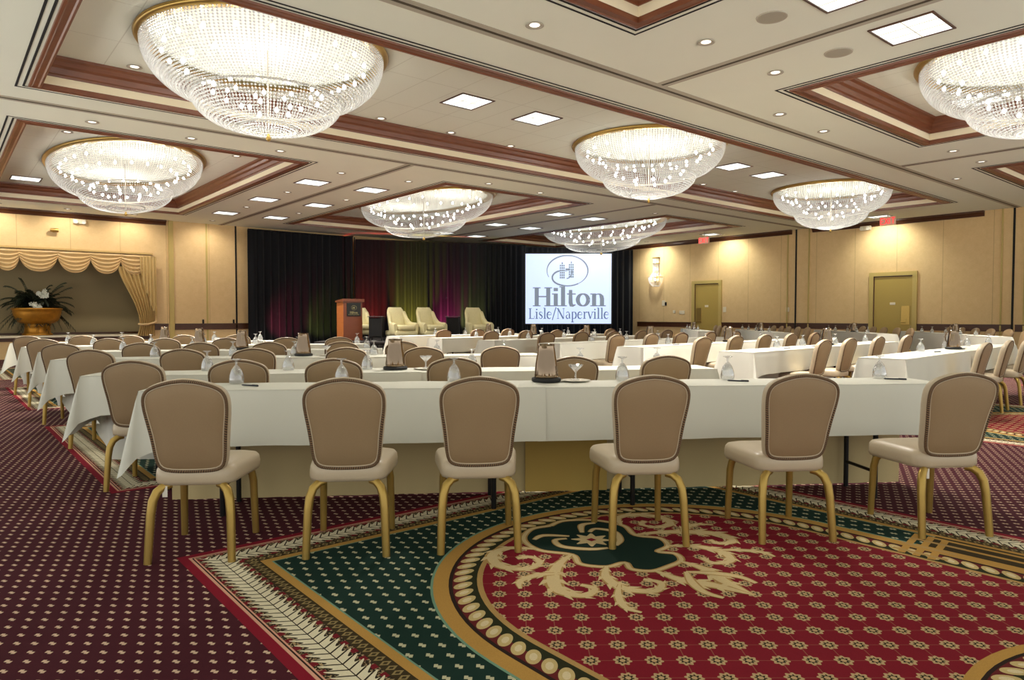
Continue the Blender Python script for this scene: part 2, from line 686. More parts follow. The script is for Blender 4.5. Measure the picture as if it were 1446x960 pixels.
# ------------------------------------------------------------------ floor with its woven carpet
def build_floor():
    names = ['c_dash', 'c_red', 'c_green', 'c_gold', 'c_pink', 'c_wine', 'c_dark', 'c_teal', 'c_leaf', 'c_guil', 'c_scal', 'c_cream', 'c_tan', 'c_gsolid', 'c_wfield']
    ix = {n: i for i, n in enumerate(names)}
    b = MB()
    b.face([(U0, V0, 0), (U_W, V0, 0), (U_W, V_W, 0), (U0, V_W, 0)], ix['c_dash'])

    def rect(x0, x1, y0, y1, z, m):
        b.face([(x0, y0, z), (x1, y0, z), (x1, y1, z), (x0, y1, z)], ix[m])

    def frame(x0, x1, y0, y1, a, c, z, m):
        A = (x0 + a, x1 - a, y0 + a, y1 - a)
        B = (x0 + c, x1 - c, y0 + c, y1 - c)
        oa = [(A[0], A[2]), (A[1], A[2]), (A[1], A[3]), (A[0], A[3])]
        ob = [(B[0], B[2]), (B[1], B[2]), (B[1], B[3]), (B[0], B[3])]
        for k in range(4):
            p, q = oa[k], oa[(k + 1) % 4]
            r, s = ob[(k + 1) % 4], ob[k]
            L = math.hypot(q[0] - p[0], q[1] - p[1])
            d = abs(c - a)
            b.face([(p[0], p[1], z), (q[0], q[1], z), (r[0], r[1], z), (s[0], s[1], z)], ix[m], [(0, 0), (L, 0), (L - d, 1), (d, 1)])

    def arcpath(cx, cy, R, yend=None, n=72):
        if yend is None:
            return [(cx + R * math.cos(2 * PI * k / n), cy + R * math.sin(2 * PI * k / n)) for k in range(n + 1)]
        pts = [(cx + R, yend + (cy - yend) * k / 16) for k in range(16)]
        pts += [(cx + R * math.cos(PI * k / 48), cy + R * math.sin(PI * k / 48)) for k in range(49)]
        pts += [(cx - R, cy + (yend - cy) * k / 16) for k in range(1, 17)]
        return pts

    def ring(cx, cy, Ro, Ri, z, m, yend=None):
        po, pi_ = arcpath(cx, cy, Ro, yend), arcpath(cx, cy, Ri, yend)
        s = 0
        for k in range(len(po) - 1):
            d = math.hypot(po[k + 1][0] - po[k][0], po[k + 1][1] - po[k][1])
            b.face([(*pi_[k], z), (*po[k], z), (*po[k + 1], z), (*pi_[k + 1], z)], ix[m], [(s, 1), (s, 0), (s + d, 0), (s + d, 1)])
            s += d

    def disc(cx, cy, R, z, m, yend=None):
        p = arcpath(cx, cy, R, yend)
        b.face([(*q, z) for q in (p if yend is not None else p[:-1])], ix[m])

    def panel(x0, x1, y0, y1, stadium):
        rect(x0 + .3, x1 - .3, y0 + .3, y1 - .3, .0006, 'c_green')
        frame(x0, x1, y0, y1, -.045, 0, .0006, 'c_wine')
        frame(x0, x1, y0, y1, 0, .013, .0007, 'c_pink')
        frame(x0, x1, y0, y1, .013, .02, .0007, 'c_dark')
        frame(x0, x1, y0, y1, .02, .027, .0007, 'c_pink')
        frame(x0, x1, y0, y1, .027, .205, .0007, 'c_leaf')
        frame(x0, x1, y0, y1, .205, .265, .0007, 'c_guil')
        frame(x0, x1, y0, y1, .265, .308, .0007, 'c_gold')
        frame(x0, x1, y0, y1, .308, .316, .0007, 'c_teal')
        cx = (x0 + x1) / 2
        if stadium:
            cy, ye = 1.9, y0 + .32
        else:
            cy, ye = (y0 + y1) / 2, None
        ring(cx, cy, 1.272, 1.26, .0012, 'c_teal', ye)
        ring(cx, cy, 1.26, 1.19, .0012, 'c_gold', ye)
        ring(cx, cy, 1.19, 1.172, .0012, 'c_dark', ye)
        ring(cx, cy, 1.172, 1.06, .0012, 'c_scal', ye)
        ring(cx, cy, 1.06, 1.034, .0012, 'c_tan', ye)
        disc(cx, cy, 1.034, .0012, 'c_red', ye)
        if stadium:
            for sx in (-1, 1):
                xa, xb = cx + sx * 1.26, cx + sx * 1.49
                rect(min(xa, xb), max(xa, xb), ye, 1.42, .0011, 'c_guil')
                for k in (.0, .1, .19):
                    xa = cx + sx * (1.26 + k)
                    rect(xa - .014, xa + .014, ye, 1.44, .0013, 'c_gold')
                for k in range(3):
                    b.ribbon([(cx + sx * 1.07, 1.30 + .07 * k), (cx + sx * 1.46, 1.36 + .07 * k)], .035, .0016, ix['c_gold'])
                    b.ribbon([(cx + sx * (1.12 + .12 * k), 1.24), (cx + sx * (1.12 + .12 * k), 1.50)], .03, .0018, ix['c_tan'])
            cyy = -.08
            ring(cx, cyy, .88, .835, .002, 'c_gold')
            ring(cx, cyy, .835, .82, .002, 'c_dark')
            ring(cx, cyy, .82, .72, .002, 'c_scal')
            ring(cx, cyy, .72, .70, .002, 'c_tan')
            disc(cx, cyy, .70, .002, 'c_green')
            ornament(2.73)

    def smooth(pts, k=6):
        out = []
        n = len(pts)
        for i in range(n - 1):
            p0, p1, p2, p3 = pts[max(i - 1, 0)], pts[i], pts[i + 1], pts[min(i + 2, n - 1)]
            for j in range(k):
                t = j / k
                out.append(tuple(.5 * (2 * p1[d] + (p2[d] - p0[d]) * t + (2 * p0[d] - 5 * p1[d] + 4 * p2[d] - p3[d]) * t * t + (3 * p1[d] - p0[d] - 3 * p2[d] + p3[d]) * t ** 3) for d in range(len(p1))))
        out.append(pts[-1])
        return out

    def ornament(c):
        half = [(0, 2.08), (.11, 2.09), (.17, 2.17), (.13, 2.25), (.24, 2.27), (.31, 2.38), (.25, 2.5), (.33, 2.66), (.28, 2.84), (.13, 2.95), (0, 2.93)]
        h = smooth(half)
        poly = [(c + s, v) for s, v in h] + [(c - s, v) for s, v in h[::-1][1:-1]]
        b.face([(x, y, .0017) for x, y in poly], ix['c_gsolid'])
        strokes = [
            ([(.33, 2.68, .03), (.44, 2.79, .06), (.57, 2.75, .085), (.63, 2.61, .08), (.56, 2.5, .065), (.45, 2.52, .05), (.43, 2.61, .04), (.5, 2.64, .05)], 1),
            ([(.26, 2.5, .03), (.40, 2.44, .07), (.54, 2.33, .10), (.62, 2.2, .09), (.57, 2.09, .06), (.48, 2.12, .045), (.5, 2.19, .04)], 1),
            ([(.24, 2.27, .03), (.34, 2.18, .07), (.38, 2.04, .08), (.3, 1.93, .06), (.2, 1.97, .045), (.23, 2.05, .04)], 1),
            ([(.1, 2.08, .03), (.1, 1.93, .08), (.04, 1.80, .09), (.0, 1.62, .01)], 1),
            ([(.0, 1.98, .03), (.09, 1.88, .06), (.14, 1.78, .05), (.13, 1.69, .03)], 0),
            ([(.46, 2.33, .02), (.56, 2.40, .06), (.68, 2.40, .05), (.74, 2.33, .02)], 1),
            ([(.36, 2.08, .02), (.46, 2.0, .05), (.53, 1.9, .05), (.52, 1.82, .02)], 1),
            ([(.03, 2.45, .03), (.12, 2.5, .05), (.2, 2.62, .05), (.16, 2.72, .04), (.09, 2.70, .03)], 0),
            ([(.05, 2.72, .03), (.15, 2.82, .05), (.24, 2.80, .03)], 0),
        ]
        z = .0022
        for pts, lobes in strokes:
            P = smooth(pts, 5)
            for sg in (1, -1):
                z += .00003
                q = [(c + sg * p[0], p[1]) for p in P]
                b.ribbon(q, [p[2] * .9 for p in P], z, ix['c_tan'])
                z += .00003
                b.ribbon(q, [p[2] * .62 for p in P], z, ix['c_cream'])
                if lobes:
                    for i in range(2, len(P) - 2, 3):
                        dx, dy = q[i + 1][0] - q[i - 1][0], q[i + 1][1] - q[i - 1][1]
                        d = math.hypot(dx, dy) or 1
                        w = P[i][2]
                        for sd in (1, -1):
                            ox, oy = -dy / d * sd, dx / d * sd
                            ex, ey = q[i][0] + ox * w * .35, q[i][1] + oy * w * .35
                            tx, ty = ex + (ox * .6 + dx / d) * w * .55, ey + (oy * .6 + dy / d) * w * .55
                            b.ribbon([(q[i][0], q[i][1]), (ex, ey), (tx, ty)], [w * .35, w * .35, w * .04], z + .00001, ix['c_cream'])
        for sg in (1, -1):
            q = [(c + sg * s, v) for s, v in h]
            b.ribbon(q, .04, .0021, ix['c_tan'])
            b.ribbon(q, .022, .00215, ix['c_cream'])
        for k in range(8):
            a = 2 * PI * k / 8
            b.ribbon([(c, 2.6), (c + .05 * math.cos(a), 2.6 + .05 * math.sin(a)), (c + .11 * math.cos(a), 2.6 + .11 * math.sin(a))], [.015, .055, .01], .0027 + k * 1e-5, ix['c_cream'])
        b.ribbon([(c - .02, 2.6), (c + .02, 2.6)], .04, .0029, ix['c_wine'])

    panel(.96, 4.54, -3.1, 3.7, True)
    for u in (.96, 7.84, 14.72):
        for v in (-.05, 5.45, 10.95, 16.45):
            if u < 1 and v < 1:
                continue
            panel(u, u + 3.58, v, v + 3.68, False)
    o = b.build('floor', [MT[n] for n in names])
    struct(o)


build_floor()

# ------------------------------------------------------------------ ceiling: main plane, coffers, tracks
COFFERS = [(.89, 21.15, 6.72, 11.37), (.92, 5.92, 13.1, 22.5), (8.9, 13.8, 13.1, 22.5), (16.95, 21.25, 13.1, 22.5),
           (.92, 5.92, .05, 5.02), (8.8, 13.75, .05, 5.02), (16.5, 21.2, .05, 5.02)]
LIP = .27


def build_ceiling():
    b = MB()
    holes = [(a + LIP, c - LIP, d + LIP, e - LIP) for a, c, d, e in COFFERS]
    xs = sorted({U0, U_W} | {h[0] for h in holes} | {h[1] for h in holes})
    ys = sorted({V0, V_W} | {h[2] for h in holes} | {h[3] for h in holes})
    for i in range(len(xs) - 1):
        for j in range(len(ys) - 1):
            mx, my = (xs[i] + xs[i + 1]) / 2, (ys[j] + ys[j + 1]) / 2
            if any(h[0] < mx < h[1] and h[2] < my < h[3] for h in holes):
                continue
            b.face([(xs[i], ys[j], CEIL), (xs[i], ys[j + 1], CEIL), (xs[i + 1], ys[j + 1], CEIL), (xs[i + 1], ys[j], CEIL)], 0)
    for h in holes:
        b.face([(h[0], h[2], CEIL2), (h[0], h[3], CEIL2), (h[1], h[3], CEIL2), (h[1], h[2], CEIL2)], 1)
        c = [(h[0], h[2]), (h[1], h[2]), (h[1], h[3]), (h[0], h[3])]
        for k in range(4):
            p, q = c[k], c[(k + 1) % 4]
            b.face([(p[0], p[1], CEIL), (p[0], p[1], CEIL2), (q[0], q[1], CEIL2), (q[0], q[1], CEIL)], 2)
    struct(b.build('ceiling', [MT['ceil'], MT['tile'], MT['cove']]))


def moulded_frame(b, R, prof, m=0, mats=None):
    """sweep a profile [(inset, z), ...] round a rectangle"""
    rings = []
    for ins, z in prof:
        rings.append([(R[0] + ins, R[2] + ins, z), (R[1] - ins, R[2] + ins, z), (R[1] - ins, R[3] - ins, z), (R[0] + ins, R[3] - ins, z)])
    for k in range(len(rings) - 1):
        b.grid([rings[k], rings[k + 1]], m if mats is None else mats[k], close_u=True)


build_ceiling()
for i, R in enumerate(COFFERS):
    b = MB()
    c = CEIL
    # two shadow reveals, then the stepped mahogany lip round the opening
    moulded_frame(b, R, [(0, c - .001), (0, c - .004), (.026, c - .004), (.026, c - .001)], 1)
    moulded_frame(b, R, [(.078, c - .001), (.078, c - .004), (.104, c - .004), (.104, c - .001)], 1)
    moulded_frame(b, R, [(.135, c - .001), (.14, c - .02), (.165, c - .026), (.18, c - .018), (.235, c - .018), (.25, c - .03), (.272, c - .03), (.274, c + .03), (.268, c + .03)], 0)
    # wide mahogany crown under the coffer ceiling
    moulded_frame(b, R, [(.268, c + .14), (.285, c + .14), (.29, c + .165), (.31, c + .18), (.325, c + .25), (.355, c + .28), (.375, c + .33), (.41, c + .355), (.415, c + .388), (.268, c + .389)], 0)
    struct(b.build('trim_%d' % (i + 1), [MT['wood'], MT['black']]))

b = MB()
for (x0, x1, y) in ((U0, U_W, 12.05), (U0, U_W, 5.95)):
    b.box(x0, x1, y - .1, y + .1, CEIL - .004, CEIL, 0)
    b.box(x0, x1, y - .022, y + .022, CEIL - .006, CEIL - .003, 1)
for x in (-.3, 7.45, 15.2):
    for (y0, y1) in ((V0, 5.85), (12.15, V_W)):
        b.box(x - .1, x + .1, y0, y1, CEIL - .004, CEIL, 0)
        b.box(x - .022, x + .022, y0, y1, CEIL - .006, CEIL - .003, 1)
struct(b.build('trim_8', [MT['track'], MT['trackdark']]))

# ------------------------------------------------------------------ walls
NI = (-.8, 5.22, .66, 3.02)      # stage niche in the left-hand wall: u0, u1, z0, z1
ND = 1.3
b = MB()
b.box(U0, NI[0], V_W, V_W + .2, 0, CEIL)
b.box(NI[1], U_W + .2, V_W, V_W + .2, 0, CEIL)
b.box(NI[0], NI[1], V_W, V_W + .2, 0, NI[2])
b.box(NI[0], NI[1], V_W, V_W + .2, NI[3], CEIL)
struct(b.build('wall_left', MT['wall']))
for nm, bx in (('wall_niche_back', (NI[0] - .1, NI[1] + .1, V_W + ND, V_W + ND + .1, .4, 3.4)), ('wall_niche_left', (NI[0] - .1, NI[0], V_W + .2, V_W + ND, .4, 3.4)),
               ('wall_niche_right', (NI[1], NI[1] + .1, V_W + .2, V_W + ND, .4, 3.4)), ('wall_niche_top', (NI[0], NI[1], V_W + .2, V_W + ND, NI[3], NI[3] + .1))):
    b = MB()
    b.box(*bx)
    struct(b.build(nm, MT['niche']))
b = MB()
b.rbox(NI[0], NI[1], V_W - .08, V_W + ND, .60, .66, .015)
struct(b.build('trim_9', MT['plastic']))
b = MB()
b.box(NI[0], NI[1], V_W + ND - .04, V_W + ND, .66, .72)
b.box(NI[0], NI[1], V_W - .03, V_W, .50, .60)
struct(b.build('trim_10', MT['crown']))
b = MB()
b.box(U_W, U_W + .2, V0, V_W, 0, CEIL)
struct(b.build('wall_right', MT['wall']))


def crown(name, axis, a0, a1):
    """dark crown moulding along a wall; axis 'x' = left-hand wall, 'y' = right-hand wall"""
    prof = [(0, CEIL - .16), (.03, CEIL - .16), (.05, CEIL - .11), (.10, CEIL - .05), (.12, CEIL - .045), (.12, CEIL)]
    b = MB()
    rows = []
    for t in (a0, a1):
        rows.append([(t, V_W - d, z) if axis == 'x' else (U_W - d, t, z) for d, z in prof])
    b.grid(rows)
    for r in rows:
        b.face(r + [(r[0][0], r[0][1], CEIL)])
    struct(b.build(name, MT['crown']))


def rail(name, axis, a0, a1):
    b = MB()
    for (d, z0, z1) in ((.02, .79, .98), (.035, .955, .985), (.03, .785, .81)):
        if axis == 'x':
            b.box(a0, a1, V_W - d, V_W, z0, z1)
        else:
            b.box(U_W - d, U_W, a0, a1, z0, z1)
    struct(b.build(name, MT['crown']))


crown('trim_11', 'x', U0, 5.75)
crown('trim_12', 'y', 12.6, V_W)
crown('trim_13', 'y', 6.75, 11.85)
crown('trim_14', 'y', V0, 5.55)
rail('trim_15', 'x', 5.36, 5.78)
rail('trim_16', 'x', 5.98, 9.4)
DO1 = (8.62, 9.79)
DO2 = (15.55, 16.65)
for k, (a, c) in enumerate(((V0, 5.95), (6.05, DO1[0] - .13), (DO1[1] + .13, 12.4), (12.48, DO2[0] - .13), (DO2[1] + .13, 19.6))):
    rail('trim_%d' % (17 + k), 'y', a, c)
# airwall posts: black shadow gap beside a tan post
b = MB()
for y in (6.02, 12.44):
    b.box(U_W - .02, U_W, y - .025, y + .025, 0, CEIL, 1)
for y in (5.75, 6.3, 11.97, 12.75):
    b.box(U_W - .03, U_W, y - .02, y + .02, 0, CEIL, 0)
for x in (5.89,):
    b.box(x - .07, x + .07, V_W - .04, V_W, 0, CEIL, 0)
for x in (6.98,):
    b.box(x - .03, x + .03, V_W - .01, V_W, 0, CEIL, 0)
b.box(7.9, 7.95, V_W - .02, V_W, 0, CEIL, 1)
struct(b.build('trim_23', [MT['doorf'], MT['black']]))


def make_door(n, y0, y1, mirror):
    zt = 2.5
    b = MB()
    b.box(U_W - .02, U_W, y0, y1, 0, zt)
    d = struct(b.build('door_%d' % n, MT['door']))
    f = MB()
    f.box(U_W - .07, U_W, y0 - .13, y0, 0, zt + .12)
    f.box(U_W - .07, U_W, y1, y1 + .13, 0, zt + .12)
    f.box(U_W - .07, U_W, y0, y1, zt, zt + .12)
    f.build('door_frame', MT['doorf'], d)
    s = MB()
    s.box(U_W - .03, U_W, y0, y1, zt - .03, zt)
    s.box(U_W - .03, U_W, y1 - .03, y1, 0, zt)
    s.build('shadow_gap', MT['crown'], d)
    yh = y1 - .2 if mirror else y0 + .2
    p = MB()
    p.rbox(U_W - .035, U_W - .02, yh - .13, yh + .13, .95, 1.55, .01)
    p.build('push_plate', MT['brass'], d)
    h = MB()
    h.tube([(U_W - .035, yh, 1.03), (U_W - .09, yh, 1.03), (U_W - .09, yh + (-.12 if mirror else .12), 1.03)], .013)
    h.tube([(U_W - .035, yh, 1.12), (U_W - .05, yh, 1.12)], .03, 12)
    h.build('door_handle', MT['brass'], d, True)
    q = MB()
    ym = (y0 + y1) / 2
    q.rbox(U_W - .026, U_W - .02, ym - .08, ym + .08, 1.58, 1.66, .005)
    q.build('door_plate', MT['plastic'], d)


make_door(1, *DO1, False)
make_door(2, *DO2, True)
# ------------------------------------------------------------------ crystal chandeliers
def make_chandelier(ky=1.0):
    root = thing('crystal_chandelier', 'x', 'chandelier')
    R = 1.47
    zt = CEIL2 - .05
    b = MB()
    b.lathe([(R - .1, CEIL2), (R + .06, CEIL2), (R + .075, CEIL2 - .02), (R + .06, CEIL2 - .045), (R + .03, CEIL2 - .06), (R - .02, CEIL2 - .065), (R - .1, CEIL2 - .05)], n=96, caps=False)
    b.build('brass_rim', MT['brass'], root, True)

    def profile(pts, n):
        L = [0]
        for i in range(1, len(pts)):
            L.append(L[-1] + math.hypot(pts[i][0] - pts[i - 1][0], pts[i][1] - pts[i - 1][1]))
        out = []
        for k in range(n):
            s = L[-1] * k / (n - 1)
            i = max(j for j in range(len(L)) if L[j] <= s + 1e-9)
            i = min(i, len(pts) - 2)
            t = (s - L[i]) / (L[i + 1] - L[i])
            out.append((pts[i][0] + (pts[i + 1][0] - pts[i][0]) * t, pts[i][1] + (pts[i + 1][1] - pts[i][1]) * t))
        return out

    def curve(pts, k=8):
        out = []
        n = len(pts)
        for i in range(n - 1):
            p0, p1, p2, p3 = pts[max(i - 1, 0)], pts[i], pts[i + 1], pts[min(i + 2, n - 1)]
            for j in range(k):
                t = j / k
                out.append(tuple(.5 * (2 * p1[d] + (p2[d] - p0[d]) * t + (2 * p0[d] - 5 * p1[d] + 4 * p2[d] - p3[d]) * t * t + (3 * p1[d] - p0[d] - 3 * p2[d] + p3[d]) * t ** 3) for d in (0, 1)))
        out.append(pts[-1])
        return out

    def beads(pts, rows, cols, name):
        if ky != 1.0:
            cols = int(cols * 1.5)
        S = [0]
        for k in range(720):          # equal steps along the oval
            a = 2 * PI * k / 720
            S.append(S[-1] + math.hypot(math.sin(a), ky * math.cos(a)))
        angles, i = [], 0
        for k in range(cols):
            while S[i + 1] < S[-1] * k / cols:
                i += 1
            angles.append(2 * PI * i / 720)
        bb = MB()
        V, F = bb.v, bb.f
        for (r, z) in profile(curve(pts), rows):
            rad = min(.0190, PI * r * R / cols * .94)
            for a in angles:
                x, y, q = r * R * math.cos(a), r * R * math.sin(a), zt + z
                n0 = len(V)
                ry_ = rad / ky
                V.extend([(x + rad, y, q), (x, y + ry_, q), (x - rad, y, q), (x, y - ry_, q), (x, y, q + rad * .85), (x, y, q - rad * .85)])
                for f in ((0, 1, 4), (1, 2, 4), (2, 3, 4), (3, 0, 4), (1, 0, 5), (2, 1, 5), (3, 2, 5), (0, 3, 5)):
                    F.append(tuple(n0 + i for i in f))
        bb.m = [0] * len(F)
        bb.uv = [None] * len(F)
        o = bb.build(name, MT['crystal'], root)
        o['kind'] = 'stuff'

    beads([(1, -.01), (.995, -.10), (.965, -.24), (.90, -.38), (.80, -.50), (.70, -.57), (.62, -.60)], 25, 190, 'upper_crystal_bowl')
    beads([(.625, -.60), (.615, -.67), (.57, -.77), (.48, -.87), (.36, -.94), (.25, -.965)], 16, 130, 'lower_crystal_bowl')
    beads([(.25, -.95), (.22, -.985), (.15, -1.01), (.05, -1.03)], 7, 56, 'crystal_cup')
    b = MB()
    b.lathe([(.0, -.10), (.02, -.09), (.035, -.06), (.02, -.03), (.012, 0)], (0, 0, zt - 1.02), 12)
    b.build('finial', MT['brass'], root, True)
    b = MB()
    for rr, z in ((.62, -.585), (.25, -.94)):
        b.tube([(R * rr * math.cos(2 * PI * k / 48), R * rr * math.sin(2 * PI * k / 48), zt + z) for k in range(48)], .012, 6, closed=True)
    b.tube([(0, 0, zt - 1.0), (0, 0, CEIL2)], .01, 6)
    b.build('hanging_frame', MT['track'], root, True)
    bm = MB()
    bm.lathe([(0, -.032), (.02, -.02), (.026, 0), (.02, .022), (.009, .035), (0, .042)], n=8)
    first = None
    kb = 1 if ky == 1.0 else 1.4
    for rr, z, n, of in ((.84, -.12, int(20 * kb), 0), (.68, -.26, int(16 * kb), .2), (.46, -.52, int(12 * kb), 0), (.22, -.70, 5, .3)):
        for k in range(n):
            a = 2 * PI * k / n + of
            loc = (R * rr * math.cos(a), R * rr * math.sin(a), zt + z)
            if first is None:
                first = bm.build('bulb', MT['bulb'], root, True, loc=loc)
            else:
                o = first.copy()
                COL.objects.link(o)
                o.location = loc
    if ky != 1.0:
        for o in list(COL.objects):
            if o.parent is root:
                if o.name.startswith('bulb'):
                    o.location.y *= ky
                else:
                    for q in o.data.vertices:
                        q.co.y *= ky
    return root


def lamp(name, kind, energy, loc, parent, color=(1, .94, .85), size=.1, spot=None, target=None):
    ld = bpy.data.lights.new(name, kind)
    ld.energy = energy
    ld.color = color
    ld.shadow_soft_size = size
    if spot:
        ld.spot_size = math.radians(spot)
        ld.spot_blend = .8
    o = bpy.data.objects.new(name, ld)
    o.location = loc
    if target is not None:
        o.rotation_euler = (Vector(target) - Vector(loc)).to_track_quat('-Z', 'Y').to_euler()
    COL.objects.link(o)
    o.parent = parent
    return o


ch = make_chandelier()
ck = kids_of(ch)
CH = [((3.4, 9.03), 'huge beaded crystal chandelier in the long central coffer, nearest the camera'),
      ((11.1, 9.03), 'middle of the three crystal chandeliers in the long central ceiling coffer'),
      ((18.8, 9.03), 'beaded crystal chandelier at the far end of the long central coffer'),
      ((3.4, 17.75), 'beaded crystal chandelier in the coffer near the swagged niche'),
      ((11.35, 17.75), 'beaded crystal chandelier in front of the black stage drapes'),
      ((19.1, 17.75), 'beaded crystal chandelier hanging just above the projection screen'),
      ((11.25, 2.55), 'beaded crystal chandelier cut off by the right edge of the photo')]
ch2 = make_chandelier(1.88)
ck2 = kids_of(ch2)
for i, ((x, y), lab) in enumerate(CH):
    oval = i in (3, 4, 5)
    if i in (0, 3):
        r = ch2 if oval else ch
        r.location = (x, y, 0)
        r['label'] = lab
    else:
        r = dup(ch2 if oval else ch, (x, y, 0), 0, lab, ck2 if oval else ck)
    r['group'] = 'crystal chandeliers on the ceiling'
    for dy in ((-1.3, 1.3) if oval else (0,)):
        lamp('chandelier_light', 'POINT', CHANDELIER_W, (0, dy, CEIL2 - .62), r, (1, .98, .94), size=.3)

# ------------------------------------------------------------------ fluorescent troffers
def make_troffer():
    t = thing('ceiling_troffer', 'x', 'ceiling light')
    b = MB()
    moulded_frame(b, (-.32, .32, -.32, .32), [(0, 0), (0, -.012), (.022, -.014), (.026, -.004)])
    b.build('frame', MT['crown'], t)
    b = MB()
    b.face([(-.3, -.3, -.006), (-.3, .3, -.006), (.3, .3, -.006), (.3, -.3, -.006)])
    b.build('diffuser', MT['diffuser'], t)
    b = MB()
    for k in (-.1, .1):
        b.box(k - .004, k + .004, -.3, .3, -.009, -.006)
    b.box(-.3, .3, -.004, .004, -.009, -.006)
    b.build('louvre', MT['plastic'], t)
    return t


TR = [(6.65, 9.1, 1, 'square ceiling light panel in the central coffer, beside the largest chandelier'),
      (8.15, 9.1, 1, 'square ceiling light panel in the central coffer, second from the largest chandelier'),
      (14.2, 9.1, 1, 'square ceiling light panel in the central coffer, just past its middle chandelier'),
      (15.7, 9.1, 1, 'square ceiling light panel in the central coffer, closest to its far chandelier'),
      (8.05, 3.03, 0, 'large bright square light panel beside the near right coffer'),
      (6.65, 3.1, 0, 'square light panel cut off by the top edge of the photo'),
      (12.85, 3.85, 1, 'square light panel inside the near right coffer'),
      (1.85, 21.2, 1, 'light panel inside the coffer behind the chandelier by the niche'),
      (22.35, 9.2, 0, 'light panel near the wall above the mustard door with the larger exit sign'),
      (22.35, 15.2, 0, 'light panel near the wall above the far mustard door')]
for u, side in ((6.7, 'niche side'), (8.2, 'stage side')):
    for v, w in ((15.15, 'nearest of three'), (18.15, 'middle of three'), (21.25, 'last of three')):
        TR.append((u, v, 0, 'light panel on the %s of the track groove facing the stage, %s' % (side, w)))
for u, side in ((14.45, 'stage side'), (15.95, 'door side')):
    for v, w in ((15.15, 'nearest of three'), (18.15, 'middle of three'), (21.25, 'last of three')):
        TR.append((u, v, 0, 'light panel on the %s of the track groove by the screen, %s' % (side, w)))
t0 = make_troffer()
tk = kids_of(t0)
for i, (u, v, c2, lab) in enumerate(TR):
    z = (CEIL2 if c2 else CEIL) - .001
    if i == 0:
        r = t0
        r.location = (u, v, z)
        r['label'] = lab
    else:
        r = dup(t0, (u, v, z), 0, lab, tk)
    r['group'] = 'square light panels in the ceiling'

# ------------------------------------------------------------------ recessed downlights and ceiling speakers
def make_can():
    t = thing('recessed_downlight', 'x', 'downlight')
    b = MB()
    b.lathe([(.05, 0), (.095, -.003), (.1, -.01), (.09, -.014), (.065, -.006), (.05, 0)], n=20, caps=False)
    b.build('trim_ring', MT['track'], t, True)
    b = MB()
    b.lathe([(.0, -.002), (.055, -.003)], n=20)
    b.build('lens', MT['canlens'], t)
    return t


CANS = [((755, 35), 0, 'small recessed downlight near the top edge coffer'),
        ((997, 59), 0, 'recessed downlight beside the ceiling speaker at the top'),
        ((1095, 102), 0, 'recessed downlight left of the near right coffer corner'),
        ((1101, 161), 0, 'recessed downlight just below the near right coffer corner'),
        ((1163, 185), 0, 'recessed downlight along the long edge of the near right coffer'),
        ((1346, 213), 0, 'recessed downlight below the near right coffer, by the cross groove'),
        ((1386, 228), 0, 'recessed downlight above the far right coffer corner'),
        ((396, 213), 0, 'recessed downlight on the beam under the largest chandelier'),
        ((270, 195), 0, 'recessed downlight on the beam above the niche chandelier'),
        ((130, 172), 0, 'recessed downlight on the beam near the niche coffer corner'),
        ((482, 244), 0, 'recessed downlight beside the panel light over the stage side'),
        ((406, 271), 0, 'recessed downlight between the first two stage light panels'),
        ((348, 292), 0, 'recessed downlight between the last two niche side panels'),
        ((489, 282), 0, 'recessed downlight between two stage side panels'),
        ((422, 301), 0, 'recessed downlight between the far stage side panels'),
        ((577, 256), 0, 'recessed downlight left of the stage coffer corner'),
        ((763, 272), 0, 'recessed downlight on the beam above the stage coffer light'),
        ((690, 259), 0, 'recessed downlight on the beam left of its twin above the stage coffer'),
        ((1351, 252), 0, 'recessed downlight left of the far right coffer, by its corner'),
        ((925, 301), 0, 'recessed downlight on the beam below the middle central chandelier'),
        ((993, 260), 1, 'recessed downlight in the central coffer beside its middle chandelier'),
        ((1038, 270), 1, 'recessed downlight in the central coffer between the two right chandeliers'),
        ((95, 186), 1, 'recessed downlight in the niche coffer at its left end'),
        ((334, 220), 1, 'recessed downlight in the niche coffer right of the chandelier'),
        ((190, 94), 1, 'recessed downlight in the coffer left of the largest chandelier'),
        ((538, 167), 1, 'recessed downlight right of the largest chandelier'),
        ((637, 187), 1, 'recessed downlight below the first coffer light panel'),
        ((721, 206), 1, 'recessed downlight below the second coffer light panel')]
c0 = make_can()
cks = kids_of(c0)
for i, ((px, py), c2, lab) in enumerate(CANS):
    p = on_plane(px, py, CEIL2 if c2 else CEIL)
    p.z -= .001
    if i == 0:
        r = c0
        r.location = p
        r['label'] = lab
    else:
        r = dup(c0, p, 0, lab, cks)
    r['group'] = 'small recessed downlights'
    if not c2:
        lamp('downlight_light', 'SPOT', CAN_W, (0, 0, -.03), r, size=.12, spot=118, target=(0, 0, -1))
WALLCANS = [((22.5, 9.35), (23.4, 9.35, 3.0), 'downlight washing the wall above the mustard door with the larger exit sign'),
            ((22.5, 15.0), (23.4, 15.0, 3.0), 'downlight washing the wall above the far mustard door'),
            ((22.5, 18.4), (23.4, 18.4, 3.0), 'downlight washing the wall above the crystal sconce'),
            ((1.4, 23.3), (1.4, 24.15, 3.1), 'downlight washing the wall above the swags, leftmost of three'),
            ((3.0, 23.3), (3.0, 24.15, 3.1), 'downlight washing the wall above the swags, middle of three'),
            ((4.7, 23.3), (4.7, 24.15, 3.1), 'downlight washing the wall above the swags, rightmost of three'),
            ((6.9, 23.2), (6.9, 24.15, 2.6), 'downlight washing the tan wall beside the black drapes')]
